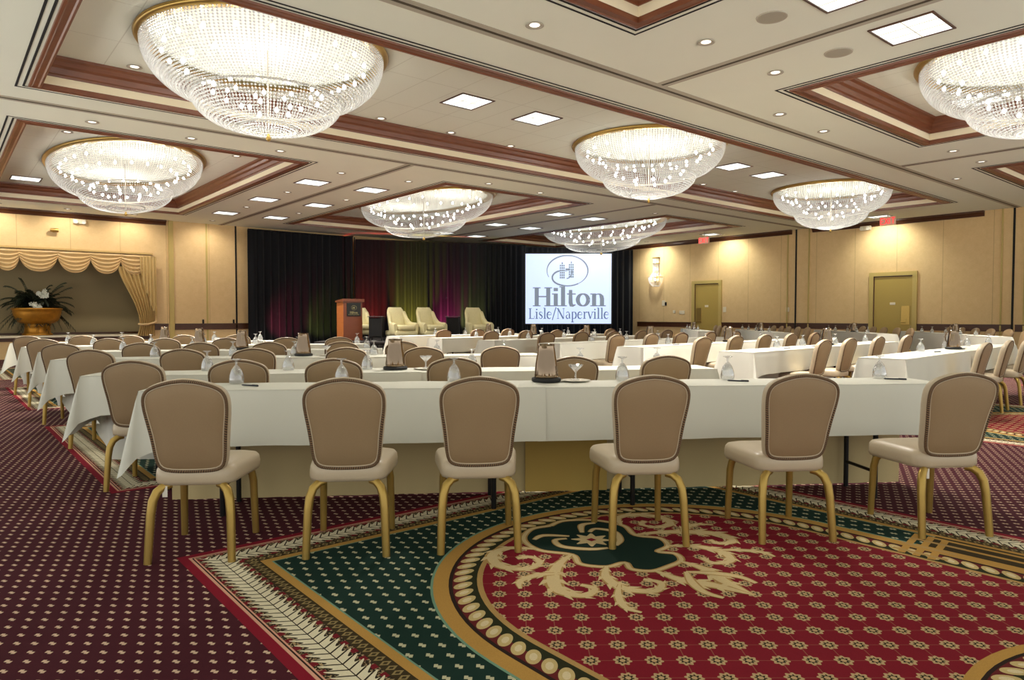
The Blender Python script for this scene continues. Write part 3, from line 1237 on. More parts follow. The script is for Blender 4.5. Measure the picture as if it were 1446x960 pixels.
for (x, y), tg, lab in WALLCANS:
    r = dup(c0, (x, y, CEIL - .001), 0, lab, cks, 'downlights along the walls')
    lamp('downlight_light', 'SPOT', WASH_W * (1 if x > 20 else .42), (0, 0, -.03), r, (.98, 1, .88) if x > 20 else (1, .92, .8), size=.05, spot=125, target=(tg[0] - x, tg[1] - y, tg[2] - CEIL))
for (px, py), lab in (((1090, 24), 'round flat ceiling speaker near the top edge light panel'), ((1184, 74), 'round flat ceiling speaker below the large square light panel')):
    p = on_plane(px, py, CEIL)
    t = thing('ceiling_speaker', lab, 'speaker', p, 0, 'round ceiling speakers')
    b = MB()
    b.lathe([(0, -.012), (.12, -.012), (.135, -.008)], n=28)
    b.build('grille', MT['grille'], t)
    b = MB()
    b.lathe([(.135, -.008), (.15, -.01), (.155, 0)], n=28, caps=False)
    b.build('bezel', MT['track'], t)

# exit signs hanging from the ceiling in front of the right-hand wall
GL = {
    'E': [[(0, 0), (0, 1)], [(0, 1), (.55, 1)], [(0, .5), (.45, .5)], [(0, 0), (.55, 0)]],
    'X': [[(0, 0), (.6, 1)], [(0, 1), (.6, 0)]],
    'I': [[(.1, 0), (.1, 1)]],
    'T': [[(0, 1), (.6, 1)], [(.3, 0), (.3, 1)]],
}
for (px, py), D, lab in (((1251, 313), 20.6, 'red exit sign hanging before the wall with the nearer mustard door'), ((993, 340), 25.3, 'small red exit sign hanging above the far mustard door')):
    z = CAM_H + (446.5 - py) / FPX * D
    p = W((px - 723) / FPX * D, D, z)
    t = thing('exit_sign', lab, 'sign', p, -PI / 2, 'exit signs')
    b = MB()
    b.rbox(-.22, .22, -.03, .03, -.13, .13, .012)
    b.build('sign_box', MT['exitbox'], t)
    b = MB()
    b.tube([(0, 0, .13), (0, 0, CEIL - z)], .012)
    b.build('hanger', MT['track'], t)
    x = -.19
    b = MB()
    for c in 'EXIT':
        for st in GL[c]:
            q = MB()
            q.ribbon([(x + s[0] * .16, -.085 + s[1] * .17) for s in st], .024, 0)
            b.face([(v[0], -.034, v[1]) for v in (q.v[0], q.v[1], q.v[3], q.v[2])])
        x += .07 if c == 'I' else .115
    b.build('lettering', MT['exitred'], t)
# ------------------------------------------------------------------ black stage drapes, screen, stage
def wavy(path, z0, z1, amp, wl, seed, nz=10, gather=0.0):
    """hanging cloth with vertical folds along a plan polyline"""
    rnd = random.Random(seed)
    pts = []
    for i in range(len(path) - 1):
        a, c = Vector(path[i]), Vector(path[i + 1])
        L = (c - a).length
        n = max(2, int(L / (wl / 7)))
        nrm = Vector((-(c - a).y, (c - a).x, 0)).normalized()
        for k in range(n):
            pts.append((a + (c - a) * k / n, nrm))
    pts.append((Vector(path[-1]), nrm))
    ph, s = [], 0
    f = 1.0
    for i in range(len(pts)):
        if i % 9 == 0:
            f = rnd.uniform(.7, 1.35)
        s += 2 * PI / 7 * f
        ph.append(s)
    rows = []
    for j in range(nz + 1):
        t = j / nz
        z = z1 + (z0 - z1) * t
        k = .55 + .45 * t
        rows.append([tuple((p + n * (amp * k * (math.sin(ph[i]) + .35 * math.sin(ph[i] * .37 + 1)))).to_tuple()[:2]) + (z,) for i, (p, n) in enumerate(pts)])
    return rows


def wl_point(px, off):
    u = on_wall_left(px)
    return Vector((u, V_W - off, 0))


cor = W((500 - 723) / FPX * 25.6, 25.6)
DR = [('left', [wl_point(345, .45), Vector((cor.x - .2, V_W - .45, 0)), cor], 4.14, 'black pleated drape panel along the wall left of the lectern'),
      ('mid', [cor + Vector((.05, -.05, 0)), W((742 - 723) / FPX * 27.7, 27.7)], 4.02, 'long black pleated drape behind the cream stage armchairs'),
      ('right', [W((738 - 723) / FPX * 27.9, 27.9), W((893 - 723) / FPX * 29.3, 29.3)], 3.98, 'black pleated drape behind and right of the projection screen')]
for i, (nm, path, zt, lab) in enumerate(DR):
    b = MB()
    b.grid(wavy(path, .02, zt, .07, .26, i + 3))
    t = tag(b.build('stage_drape', MT['drape'], smooth=True), lab, 'drape', 'black drapes round the stage')
    b = MB()
    b.tube([(p.x, p.y, zt + .015) for p in path], .02, 8)
    b.build('crossbar', MT['darkmetal'], t)
    for p in (path[0], path[-1]):
        d = Vector((FX, FY, 0)) * .16
        b = MB()
        b.tube([(p.x + d.x, p.y + d.y, 0), (p.x + d.x, p.y + d.y, zt)], .022, 8)
        b.build('upright', MT['darkmetal'], t)

# uplights standing at the foot of the drapes
for (px, D, colr, en, lab) in ((386, 22.9, (1, .10, .22), 12, 'small floor uplight glowing pink at the left drape'),
                               (516, 24.9, (1, .06, .05), 34, 'small floor uplight glowing red behind the lectern'),
                               (577, 25.3, (1, .86, .10), 40, 'small floor uplight glowing yellow behind the armchairs'),
                               (630, 26.0, (1, .06, .30), 30, 'small floor uplight glowing magenta behind the armchairs'),
                               (664, 26.3, (.85, .9, .25), 14, 'small floor uplight glowing dim green behind the last armchair'),
                               (442, 23.8, (.7, .8, .15), 7, 'small floor uplight glowing dim green left of the lectern')):
    X = (px - 723) / FPX * D
    p = W(X, D, 0)
    t = thing('floor_uplight', lab, 'uplight', p, 0, 'uplights at the foot of the drapes')
    b = MB()
    b.lathe([(.09, .03), (.10, .06), (.10, .2), (.085, .22), (.08, .2), (.05, .12)], n=18)
    b.build('can', MT['darkmetal'], t, True)
    b = MB()
    b.box(-.11, -.1, -.02, .02, 0, .14)
    b.box(.1, .11, -.02, .02, 0, .14)
    b.box(-.11, .11, -.05, .05, 0, .012)
    b.build('bracket', MT['darkmetal'], t)
    tgt = Vector((FX, FY, 0)) * .75 + Vector((0, 0, .75 if D < 24 else 1.4))
    lamp('uplight_beam', 'SPOT', en * 8, (0, 0, .24), t, colr, .04, 58, tuple(tgt))

# glyphs drawn as strokes: (points, width); x-height .5, cap height .74
T, t_ = .135, .05


def arc(cx, cy, rx, ry, a0, a1, n=16):
    return [(cx + rx * math.cos(math.radians(a0 + (a1 - a0) * k / n)), cy + ry * math.sin(math.radians(a0 + (a1 - a0) * k / n))) for k in range(n + 1)]


def serif(x, y, w):
    return ([(x - w, y), (x + w, y)], .04)


def glyphs(T):
    h = T / 2
    e = h + .07
    G = {
        'H': (.80, [([(.17, 0), (.17, .74)], T), ([(.62, 0), (.62, .74)], T), ([(.17, .38), (.62, .38)], .05), serif(.17, .02, e), serif(.17, .72, e), serif(.62, .02, e), serif(.62, .72, e)]),
        'i': (.32, [([(.15, 0), (.15, .5)], T), serif(.15, .02, e), ([(.15 - e, .48), (.15, .48)], .04), (arc(.15, .655, .001, h * .8, 90, 270, 2), T * 1.05)]),
        'l': (.32, [([(.15, 0), (.15, .78)], T), serif(.15, .02, e), ([(.15 - e, .76), (.15, .76)], .04)]),
        't': (.40, [([(.16, .64), (.16, .14), (.19, .05), (.26, .03), (.36, .06)], [T * .8, T, T, T * .6, .03]), ([(.02, .48), (.36, .48)], .045)]),
        'o': (.60, [(arc(.28, .25, .225 - h * .3, .23, 0, 360, 28), None, T)]),
        'n': (.62, [([(.15, 0), (.15, .5)], T), serif(.15, .02, e), ([(.15 - e, .48), (.15, .48)], .04), (arc(.31, .32, .16, .16, 165, 60, 8) + [(.44, .38), (.46, .3), (.46, 0)], [.04] * 7 + [.06, .09, T, T, T]), serif(.46, .02, e)]),
        'L': (.60, [([(.15, 0), (.15, .74)], T), serif(.15, .72, e), ([(.15 - e, .02), (.52, .02), (.55, .2)], .045)]),
        's': (.42, [([(.33, .36), (.3, .46), (.2, .485), (.1, .45), (.08, .36), (.16, .29), (.27, .23), (.34, .14), (.28, .04), (.17, .01), (.07, .05), (.05, .15)], [.03, .04, .04, T * .7, T * .9, T, T, T * .9, T * .6, .04, .04, .03])]),
        'e': (.50, [(arc(.25, .25, .2, .235, 20, 325, 24), [.04] * 6 + [T * .7] * 3 + [T] * 9 + [T * .6] * 4 + [.03] * 3), ([(.07, .29), (.44, .29)], .04)]),
        '/': (.40, [([(.02, -.08), (.36, .82)], T * .7)]),
        'N': (.82, [([(.15, 0), (.15, .74)], .05), ([(.12, .74), (.64, 0)], T), ([(.66, 0), (.66, .74)], .05), serif(.15, .02, .1), serif(.1, .72, .09), serif(.66, .72, .1)]),
        'a': (.50, [(arc(.22, .36, .14, .125, 160, 20, 8) + [(.37, .3), (.37, .08), (.41, .03), (.47, .05)], [.05] * 5 + [.06] * 4 + [T, T, T * .6, .03]), (arc(.22, .15, .14, .13, 80, 330, 10), [.04] * 3 + [T * .8] * 5 + [.04] * 3)]),
        'p': (.60, [([(.15, -.24), (.15, .5)], T), serif(.15, -.23, e), (arc(.29, .25, .2, .23, 140, -140, 20), [.04] * 6 + [T] * 9 + [.04] * 6)]),
        'r': (.44, [([(.15, 0), (.15, .5)], T), serif(.15, .02, e), ([(.15 - e, .48), (.15, .48)], .04), ([(.17, .34), (.25, .46), (.33, .48), (.39, .43)], [.03, .05, .08, T * .8])]),
        'v': (.52, [([(.06, .5), (.26, 0)], T), ([(.26, 0), (.45, .5)], .05), serif(.06, .48, .09), serif(.45, .48, .08)]),
    }
    return G


def write(text, x, z, h, y, b, weight=.135, track=0.0, m=0, mirror=1):
    """lettering in a plane y = const facing -y; h = height of one em"""
    G = glyphs(weight)
    for ch_ in text:
        adv, sts = G[ch_]
        for st in sts:
            q = MB()
            pts, w = st[0], st[1]
            if w is None:                      # ring: thick at the sides, thin above and below
                w = [.045 + (st[2] - .045) * abs(math.cos(2 * PI * k / (len(pts) - 1))) ** 1.2 for k in range(len(pts))]
            q.ribbon(pts, w, 0)
            n = len(b.v)
            b.v += [(x + vx * h, y, z + vy * h) for vx, vy, _ in q.v]
            for f in q.f:
                b.f.append(tuple(n + k for k in f))
                b.m.append(m)
                b.uv.append(None)
        x += (adv + track) * h
    return x


def emblem(b, cx, cz, s, y, m=0):
    """oval swirl round a pair of barred tower blocks"""
    def put(pts, w):
        q = MB()
        q.ribbon(pts, w, 0)
        n = len(b.v)
        b.v += [(cx + vx * s, y, cz + vy * s) for vx, vy, _ in q.v]
        for f in q.f:
            b.f.append(tuple(n + k for k in f))
            b.m.append(m)
            b.uv.append(None)
    P = arc(0, 0, .5, .37, 205, -60, 40)
    put(P, [.012 + .03 * math.sin(PI * k / (len(P) - 1)) for k in range(len(P))])
    P = arc(0, 0, .5, .37, -58, -118, 10) + arc(-.13, -.17, .24, .17, 232, 95, 16) + [(-.06, -.005), (0, -.02)]
    put(P, [.03] * 8 + [.04] * (len(P) - 12) + [.03, .02, .015, .01])
    P = arc(-.02, -.02, .13, .17, -90, 10, 10)
    put(P, .025)
    for x0 in (-.17, .05):
        for r in range(7):
            for c in range(3):
                if r == 6 and c != 1:
                    continue
                px, pz = x0 + .043 * c, -.19 + .058 * r + (.02 if x0 > 0 else 0)
                put([(px, pz), (px, pz + .046)], .034)
    put([(-.05, .03), (.06, .03)], .05)


# projection screen on its frame
SD = 27.2
p = W((802.5 - 723) / FPX * SD, SD, 0)
scr = thing('projection_screen', 'bright projection screen with a hotel name and emblem, before black drapes', 'screen', p, ROWZ)
hw, z0, z1 = 60.5 * SD / FPX, .93, 3.66
b = MB()
b.face([(-hw, 0, z0), (hw, 0, z0), (hw, 0, z1), (-hw, 0, z1)])
b.build('screen_surface', MT['screen'], scr)
b = MB()
for (xa, xb, za, zb) in ((-hw - .05, -hw, z0 - .05, z1 + .05), (hw, hw + .05, z0 - .05, z1 + .05), (-hw, hw, z0 - .05, z0), (-hw, hw, z1, z1 + .05)):
    b.box(xa, xb, -.01, .04, za, zb)
b.build('frame', MT['darkmetal'], scr)
for sx in (-1, 1):
    b = MB()
    b.box(sx * (hw - .2) - .025, sx * (hw - .2) + .025, .0, .05, 0, z0)
    b.box(sx * (hw - .2) - .03, sx * (hw - .2) + .03, -.35, .35, 0, .03)
    b.build('leg', MT['darkmetal'], scr)
b = MB()
write('Hilton', -hw + .27, z0 + .68, 1.0, -.004, b, .16, -.035)
emblem(b, -hw + 1.64, z0 + 2.07, 1.60, -.004)
b.build('lettering', MT['inkgrey'], scr)
b = MB()
xe = write('Lisle/Naperville', 0, 0, 1, 0, MB(), .085)
k = (2 * hw - .2) / xe
b = MB()
write('Lisle/Naperville', -hw + .12, z0 + .19, k, -.004, b, .115)
for i, v in enumerate(b.v):
    b.v[i] = (v[0], v[1], z0 + .19 + (v[2] - z0 - .19) * 1.3)
b.build('town_lettering', MT['inkblue'], scr)

# stage platform
SF = 19.6
st = W(0, SF, 0)
t = thing('stage_platform', 'low black skirted stage carrying the lectern and cream armchairs', 'stage', st, ROWZ)
b = MB()
b.rbox(-5.6, .75, 0, 4.2, .44, .5, .02)
b.build('deck', MT['stagetop'], t)
b = MB()
n = 160
rows = []
for z, k in ((.44, .4), (.2, .8), (0.0, 1.0)):
    rows.append([(-5.58 + 6.31 * i / n, .03 - .02 * k * math.sin(i * 1.9) - .012 * k * math.sin(i * .7), z) for i in range(n + 1)])
b.grid(rows)
for xx in (-5.58, .73):
    b.box(xx - .01, xx + .01, .03, 4.15, 0, .44)
b.build('skirt', MT['stage'], t, True)
STZ = .5

# lectern with its plaque
D = 20.6
p = W((494 - 723) / FPX * D, D, STZ)
t = thing('lectern', 'tall reddish wooden lectern with a dark hotel plaque on its front', 'lectern', p, ROWZ + .65)
b = MB()
b.rbox(-.32, .32, -.25, .25, 0, .06, .015)
b.rbox(-.30, .30, -.23, .23, .06, 1.16, .012)
b.build('body', MT['lectern'], t)
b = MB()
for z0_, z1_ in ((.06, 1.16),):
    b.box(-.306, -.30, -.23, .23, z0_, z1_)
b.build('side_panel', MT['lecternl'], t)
b = MB()
b.grid([[(-.34, -.28, 1.15), (.34, -.28, 1.15)], [(-.34, -.28, 1.23), (.34, -.28, 1.23)], [(-.34, .26, 1.18), (.34, .26, 1.18)], [(-.34, .26, 1.13), (.34, .26, 1.13)], [(-.34, -.28, 1.15), (.34, -.28, 1.15)]])
for sx in (-.34, .34):
    b.face([(sx, -.28, 1.15), (sx, -.28, 1.23), (sx, .26, 1.18), (sx, .26, 1.13)])
b.build('top', MT['lectern'], t)
b = MB()
b.rbox(-.20, .24, -.012, .012, -.19, .19, .01)
for i, v in enumerate(b.v):
    b.v[i] = (v[0], -.242 + v[1], .92 + v[2])
pq = b.build('plaque', MT['plaque'], t)
b = MB()
write('Hilton', -.11, .80, .085, -.257, b, .14, -.02)
emblem(b, .02, .97, .17, -.257)
xe = write('Lisle/Naperville', 0, 0, 1, 0, MB(), .09)
write('Lisle/Naperville', -.15, .755, .33 / xe, -.257, b, .10)
b.build('lettering', MT['goldprint'], pq)


def make_armchair():
    t = thing('stage_armchair', 'x', 'armchair')
    b = MB()
    b.rbox(-.36, .36, -.40, .34, .14, .30, .05, n=4)
    b.build('seat_base', MT['cream'], t, True)
    b = MB()
    b.rbox(-.27, .27, -.42, .24, .30, .46, .06, n=4)
    b.build('seat_cushion', MT['cream'], t, True)
    b = MB()
    rows = []
    for k in range(9):
        q = k / 8
        w = .30 - .02 * q - .07 * smoothstep(.8, 1, q)
        z = .28 + .72 * q - (.0 if k < 8 else .01)
        y = .18 + .22 * q
        th = .07 if k < 8 else .03
        rows.append([(w * math.sin(a) if abs(math.sin(a)) > .0 else 0, y + th * math.cos(a) * (1 + .3 * math.sin(PI * q)), z) for a in [2 * PI * j / 20 for j in range(20)]])
    b.grid(rows, close_u=True)
    b.cap(rows[-1])
    b.build('backrest', MT['cream'], t, True)
    for sx in (-1, 1):
        b = MB()
        prof = [(-.36, .50), (-.30, .53), (-.05, .545), (.06, .58), (.16, .70), (.27, .88)]
        rows = []
        for (y, z) in prof:
            hh = .16 if z < .62 else .14
            rows.append([(sx * (.345 - .10 * smoothstep(-.05, .27, y)) + .055 * math.cos(a), y, z - .06 + .06 * math.sin(a) if math.sin(a) > 0 else z - .06 + math.sin(a) * (z - .22 if z < .7 else .3)) for a in [2 * PI * j / 14 for j in range(14)]])
        b.grid(rows, close_u=True)
        b.cap(rows[0])
        b.cap(rows[-1][::-1])
        b.build('arm', MT['cream'], t, True)
    for sx in (-1, 1):
        for y in (-.33, .28):
            b = MB()
            b.tube([(sx * .31, y, .15), (sx * .315, y, 0)], [.025, .016], 8)
            b.build('leg', MT['lectern'], t)
    return t


ac = make_armchair()
ak = kids_of(ac)
for i, (px, D, rz, lab) in enumerate(((566, 20.6, .62, 'cream upholstered armchair on stage, first to the right of the lectern'),
                                      (607, 20.9, .62, 'cream upholstered armchair on stage between its twin and the second dark table'),
                                      (674, 21.2, .42, 'cream upholstered armchair on stage standing apart, beside the screen'),
                                      (509, 22.0, .35, 'cream upholstered armchair on stage mostly hidden behind the lectern'))):
    p = W((px - 723) / FPX * D, D, STZ)
    if i == 0:
        r = ac
        r.location = p
        r.rotation_euler.z = ROWZ + rz
        r['label'] = lab
    else:
        r = dup(ac, p, ROWZ + rz, lab, ak)
    r['group'] = 'cream armchairs on the stage'
for i, (px, D, lab) in enumerate(((532, 20.5, 'dark glass-topped side table left of the first cream armchair'), (640, 21.3, 'dark glass-topped side table between the cream armchairs'))):
    p = W((px - 723) / FPX * D, D, STZ)
    t = thing('side_table', lab, 'side table', p, ROWZ, 'dark side tables on the stage')
    b = MB()
    b.rbox(-.23, .23, -.23, .23, .70, .72, .01)
    b.build('glass_top', MT['smoked'], t)
    b = MB()
    b.rbox(-.19, .19, -.19, .19, .12, .68, .02)
    b.build('body', MT['stage'], t)
    for sx in (-1, 1):
        for sy in (-1, 1):
            b = MB()
            b.tube([(sx * .18, sy * .18, .70), (sx * .18, sy * .18, 0)], .018, 8)
            b.build('leg', MT['darkmetal'], t)

# ------------------------------------------------------------------ swagged niche in the left-hand wall
bound = [NI[0] - .05] + [on_wall_left(px) for px in (-90, -40, -5, 31, 82, 128, 173, 213)]
bound = [NI[0] - .05, on_wall_left(-38), on_wall_left(-6)] + [on_wall_left(px) for px in (28, 83, 129, 171, 209)]
ZT = 3.18
places = ['hidden at the far left end', 'cut off by the left edge', 'at the left edge above the fern', 'above the gilded urn', 'above the middle of the grey panel', 'right of the middle', 'beside the gathered side curtain']
for i in range(len(bound) - 1):
    u0, u1 = bound[i] - .10, bound[i + 1] + .10
    b = MB()
    rows = []
    ns, nf = 22, 26
    for j in range(nf + 1):
        q = j / nf
        row = []
        for k in range(ns + 1):
            a = k / ns
            dip = 1 - abs(2 * a - 1) ** 2.2
            ends = .06 + .20 * q
            z = ZT - (ends * (1 - dip) + (.06 + .60 * q ** .9) * dip) - .02
            fold = .035 * math.sin(q * 5 * 2 * PI) * (.35 + .65 * dip)
            uu = u0 + (u1 - u0) * (a + .10 * q * (.5 - a) * 2 * (1 - dip))
            row.append((uu, V_W - .13 - fold - .05 * dip - .012 * (i % 2), z))
        rows.append(row)
    b.grid(rows)
    tag(b.build('valance_swag', MT['swag'], smooth=True), 'gold satin swag of the niche valance, ' + places[i], 'swag', 'gold swags over the niche')
b = MB()
b.box(NI[0] - .15, NI[1] + .12, V_W - .1, V_W, ZT - .03, ZT + .02)
tag(b.build('valance_board', MT['side']), 'narrow gold board carrying the satin swags', 'valance board')
# gathered side curtain
cu = thing('side_curtain', 'gold brocade side curtain gathered at the right end of the niche', 'curtain')
b = MB()
rows = []
for j in range(25):
    q = j / 24
    z = 2.75 - q * 2.14
    pinch = smoothstep(0, .82, q)
    ul = 4.35 + (4.93 - 4.35) * pinch ** .8 - .06 * smoothstep(.86, 1, q)
    ur = 5.36
    row = []
    for k in range(61):
        a = k / 60
        row.append((ul + (ur - ul) * a, V_W - .12 - (.035 + .01 * pinch) * math.sin(a * 8 * 2 * PI) - .03 * math.sin(a * PI), z))
    rows.append(row)
b.grid(rows)
b.build('curtain_panel', MT['side'], cu, True)
b = MB()
b.tube([(4.90, V_W - .12, .98), (4.98, V_W - .2, .96), (5.15, V_W - .22, .97), (5.33, V_W - .2, 1.02), (5.40, V_W - .1, 1.06)], .035, 8)
b.build('tieback', MT['swag'], cu, True)
b = MB()
rows = []
for j in range(15):
    q = j / 14
    row = []
    for k in range(31):
        a = k / 30
        zb = 2.95 - .25 - (1.55 * a ** .8) - .08 * (int(a * 5) % 2)
        z = 3.08 + (zb - 3.08) * q
        row.append((4.95 + .46 * a, V_W - .2 - .03 * math.sin(a * 5 * 2 * PI) * (.4 + .6 * q), z))
    rows.append(row)
b.grid(rows)
b.build('cascade', MT['side'], cu, True)

# gilded urn with a fern arrangement on the ledge
uu = on_wall_left(49) + .12
t = thing('fern_urn', 'gilded urn overflowing with dark ferns and white flowers on the niche ledge', 'plant', (uu, V_W + .56, .66))
b = MB()
b.lathe([(.38, 0), (.39, .04), (.35, .07), (.33, .10), (.32, .26), (.35, .30), (.33, .33), (.42, .36), (.52, .43), (.58, .54), (.60, .66), (.61, .74), (.65, .77), (.63, .80), (.54, .76), (.3, .70)], n=36, caps=True)
b.build('urn', MT['goldurn'], t, True)
b = MB()
rnd = random.Random(5)
for k in range(240):
    az = rnd.uniform(0, 2 * PI)
    L = rnd.uniform(.45, 1.0) if k < 120 else rnd.uniform(.25, .6)
    lift = rnd.uniform(-.1, 1.35) if k < 120 else rnd.uniform(.5, 2.0)
    droop = rnd.uniform(.7, 1.6)
    pts = []
    for j in range(9):
        q = j / 8
        r = .10 + L * q * (1 - .25 * lift)
        pts.append((r * math.cos(az), max(-.35, min(.18, r * math.sin(az) * .5)), max(.10, .80 + L * lift * q * 1.15 - droop * .55 * q * q)))
    for j in range(1, 9):
        p, q_ = Vector(pts[j - 1]), Vector(pts[j])
        d = (q_ - p).normalized()
        sd = d.cross(Vector((0, 0, 1))).normalized()
        for sg in (-1, 1):
            for hh in (0, .5):
                base = p + (q_ - p) * hh
                tip = base + sd * sg * (.24 * (1.1 - j / 9)) + d * .08 - Vector((0, 0, .05))
                tip.y = max(-.5, min(.42, tip.y))
                tip.z = max(.03, tip.z)
                b.face([base, base + d * .05, tip + d * .02, tip])
b.build('foliage', MT['leaf'], t)
for (cx, cz, n, rr) in ((.14, 1.22, 20, .15), (-.08, .84, 14, .14), (.03, .76, 6, .08)):
    b = MB()
    for k in range(n):
        a, e_ = rnd.uniform(0, 2 * PI), rnd.uniform(-.6, 1.2)
        c = Vector((cx + rr * math.cos(a) * rnd.random(), -.36 + .1 * rnd.random(), cz + rr * math.sin(a) * rnd.random()))
        for m in range(5):
            an = 2 * PI * m / 5 + a
            b.face([c, c + Vector((.06 * math.cos(an), -.03, .06 * math.sin(an))), c + Vector((.06 * math.cos(an + .8), -.03, .06 * math.sin(an + .8)))])
    b.build('blossom_cluster', MT['bloom'], t)


# small brass wall spot, emergency light, latches on the folding wall
def wall_left_z(px, py):
    u = on_wall_left(px)
    t = (px - 723) / FPX
    D = V_W / (FY + RY * t)
    return u, CAM_H + (446.5 - py) / FPX * D


u, z = wall_left_z(79, 326)
t = thing('brass_wall_spot', 'small brass spotlight on the wall above the swags', 'wall light', (u, V_W, z))
b = MB()
b.lathe([(.0, 0), (.055, 0), (.06, .02), (.03, .03), (0, .03)], n=16)
for i, v in enumerate(b.v):
    b.v[i] = (v[0], -v[2], v[1])
b.build('wall_plate', MT['brass'], t)
b = MB()
b.tube([(0, -.02, 0), (0, -.12, -.01)], .015)
b.tube([(-.10, -.13, 0), (.10, -.13, 0)], [.05, .06], 12)
b.build('lamp_head', MT['brass'], t, True)
u, z = wall_left_z(115, 314)
for (loc, rz, lab) in (((u, V_W, z), 0, 'small white emergency light high on the wall above the swags'), ((U_W, on_wall_right(1221), CAM_H + (446.5 - 323) / FPX * 22.7), -PI / 2, 'small white emergency light high on the wall left of the larger exit sign')):
    t = thing('emergency_light', lab, 'emergency light', loc, rz, 'emergency lights')
    b = MB()
    b.rbox(-.17, .17, -.09, 0, -.07, .07, .02)
    b.build('housing', MT['plastic'], t, True)
    for sx in (-.1, .1):
        b = MB()
        b.lathe([(.02, 0), (.05, .02), (.055, .06), (.045, .06), (0, .045)], (0, 0, 0), 14)
        for i, v in enumerate(b.v):
            b.v[i] = (sx + v[0], -.09 - v[2], -.02 + v[1])
        b.build('lamp_head', MT['china'], t, True)
for px in (287, 330):
    u, z = wall_left_z(px, 454)
    t = thing('wall_latch', 'tiny dark latch on the folding wall, ' + ('left one' if px < 300 else 'right one, beside the black drape'), 'latch', (u, V_W, z), 0, 'latches on the folding wall')
    b = MB()
    b.rbox(-.03, .03, -.02, 0, -.07, .07, .008)
    b.build('plate', MT['darkmetal'], t)
    b = MB()
    b.tube([(0, -.02, .05), (0, -.05, .04), (0, -.05, -.02)], .01)
    b.build('hook', MT['darkmetal'], t)

# crystal wall sconce near the screen
v = on_wall_right(927)
t = thing('crystal_sconce', 'tall lit crystal sconce on the right-hand wall beside the black drape', 'wall light', (U_W, v, 0), -PI / 2)
b = MB()
b.box(-.12, .12, -.03, 0, 2.5, 3.7)
for z, r in ((3.66, .17), (3.42, .16), (2.86, .33)):
    b.tube([(r * math.cos(PI + PI * k / 14), -.02 + r * math.sin(PI + PI * k / 14), z) for k in range(15)], .018, 6)
b.build('brass_frame', MT['brass'], t)


def strands(prof, n, name):
    b = MB()
    for (r, z) in prof:
        for k in range(n):
            a = PI + PI * (k + .5) / n
            x, y, q, rad = r * math.cos(a), -.02 + r * math.sin(a), z, .022
            i0 = len(b.v)
            b.v += [(x + rad, y, q), (x, y + rad, q), (x - rad, y, q), (x, y - rad, q), (x, y, q + rad * 1.3), (x, y, q - rad * 1.3)]
            for f in ((0, 1, 4), (1, 2, 4), (2, 3, 4), (3, 0, 4), (1, 0, 5), (2, 1, 5), (3, 2, 5), (0, 3, 5)):
                b.f.append(tuple(i0 + i for i in f))
                b.m.append(0)
                b.uv.append(None)
    o = b.build(name, MT['crystal'], t)
    o['kind'] = 'stuff'


strands([(.15 + .17 * max(0, (3.1 - z) / .24) ** 1.5 if z < 3.1 else .15, z) for z in [3.64 - .05 * i for i in range(16)]], 14, 'crystal_stem')
strands([(.32 * math.sqrt(max(0, 1 - ((2.84 - z) / .40) ** 2)) + .02, z) for z in [2.84 - .045 * i for i in range(9)]], 18, 'crystal_bowl')
for z in (3.5, 3.2, 2.95, 2.75):
    b = MB()
    b.lathe([(0, -.05), (.03, -.03), (.04, 0), (.03, .04), (0, .07)], (0, -.12, z), 10)
    b.build('bulb', MT['bulb'], t, True)
lamp('sconce_light', 'POINT', 6, (0, -.35, 2.9), t, size=.1)

# wall plates
for (px, py, w, h, m, lab) in ((937, 428, .16, .22, 'plastic', 'small cream control panel on the wall below the sconce'), (940, 429, .10, .14, 'darkmetal', 'small dark control box on the wall below the sconce'),
                               (952, 440, .12, .12, 'plastic', 'small socket plate on the wall left of the far door'), (963, 441, .26, .14, 'plastic', 'wide socket plate on the wall left of the far door'),
                               (1023, 437, .14, .20, 'plastic', 'light switch plate on the wall right of the far door'), (1112, 437, .12, .16, 'plastic', 'light switch plate left of the black wall gap')):
    v = on_wall_right(px)
    tt = (px - 723) / FPX
    D = U_W / (FX + RX * tt)
    z = CAM_H + (446.5 - py) / FPX * D
    b = MB()
    b.rbox(-w / 2, w / 2, -.02, 0, -h / 2, h / 2, .008)
    t = tag(b.build('wall_plate', MT[m], loc=(U_W, v, z), rot=(0, 0, -PI / 2)), lab, 'wall plate', 'plates on the right-hand wall')
# ------------------------------------------------------------------ banquet chairs
def back_outline(n=44):
    """outline of the chair back in (x, z): arched crown, broad shoulders, narrowing to the seat"""
    pts = [(0, .920), (.055, .915), (.105, .903), (.148, .888), (.181, .868), (.200, .838), (.206, .798), (.203, .74), (.193, .66), (.183, .58), (.175, .515), (.161, .466), (.13, .443), (.07, .434), (0, .432)]
    out = []
    m = len(pts)
    for i in range(m - 1):
        p0, p1, p2, p3 = pts[max(i - 1, 0)], pts[i], pts[i + 1], pts[min(i + 2, m - 1)]
        for j in range(2):
            t = j / 2
            out.append(tuple(.5 * (2 * p1[d] + (p2[d] - p0[d]) * t + (2 * p0[d] - 5 * p1[d] + 4 * p2[d] - p3[d]) * t * t + (3 * p1[d] - p0[d] - 3 * p2[d] + p3[d]) * t ** 3) for d in (0, 1)))
    out.append(pts[-1])
    return out + [(-x, z) for x, z in out[-2:0:-1]]


CZ = .675


def lean(z):
    return -.205 - .10 * max(0, (z - .42)) / .5 - .02 * max(0, (z - .42) / .5) ** 2


def scaled(O, k, dy):
    r = []
    for x, z in O:
        d = math.hypot(x, z - CZ)
        q = 1 - (1 - k) * .2 / d if d > 0 else 1
        X, Z = x * q, CZ + (z - CZ) * q
        r.append((X, lean(Z) + dy, Z))
    return r


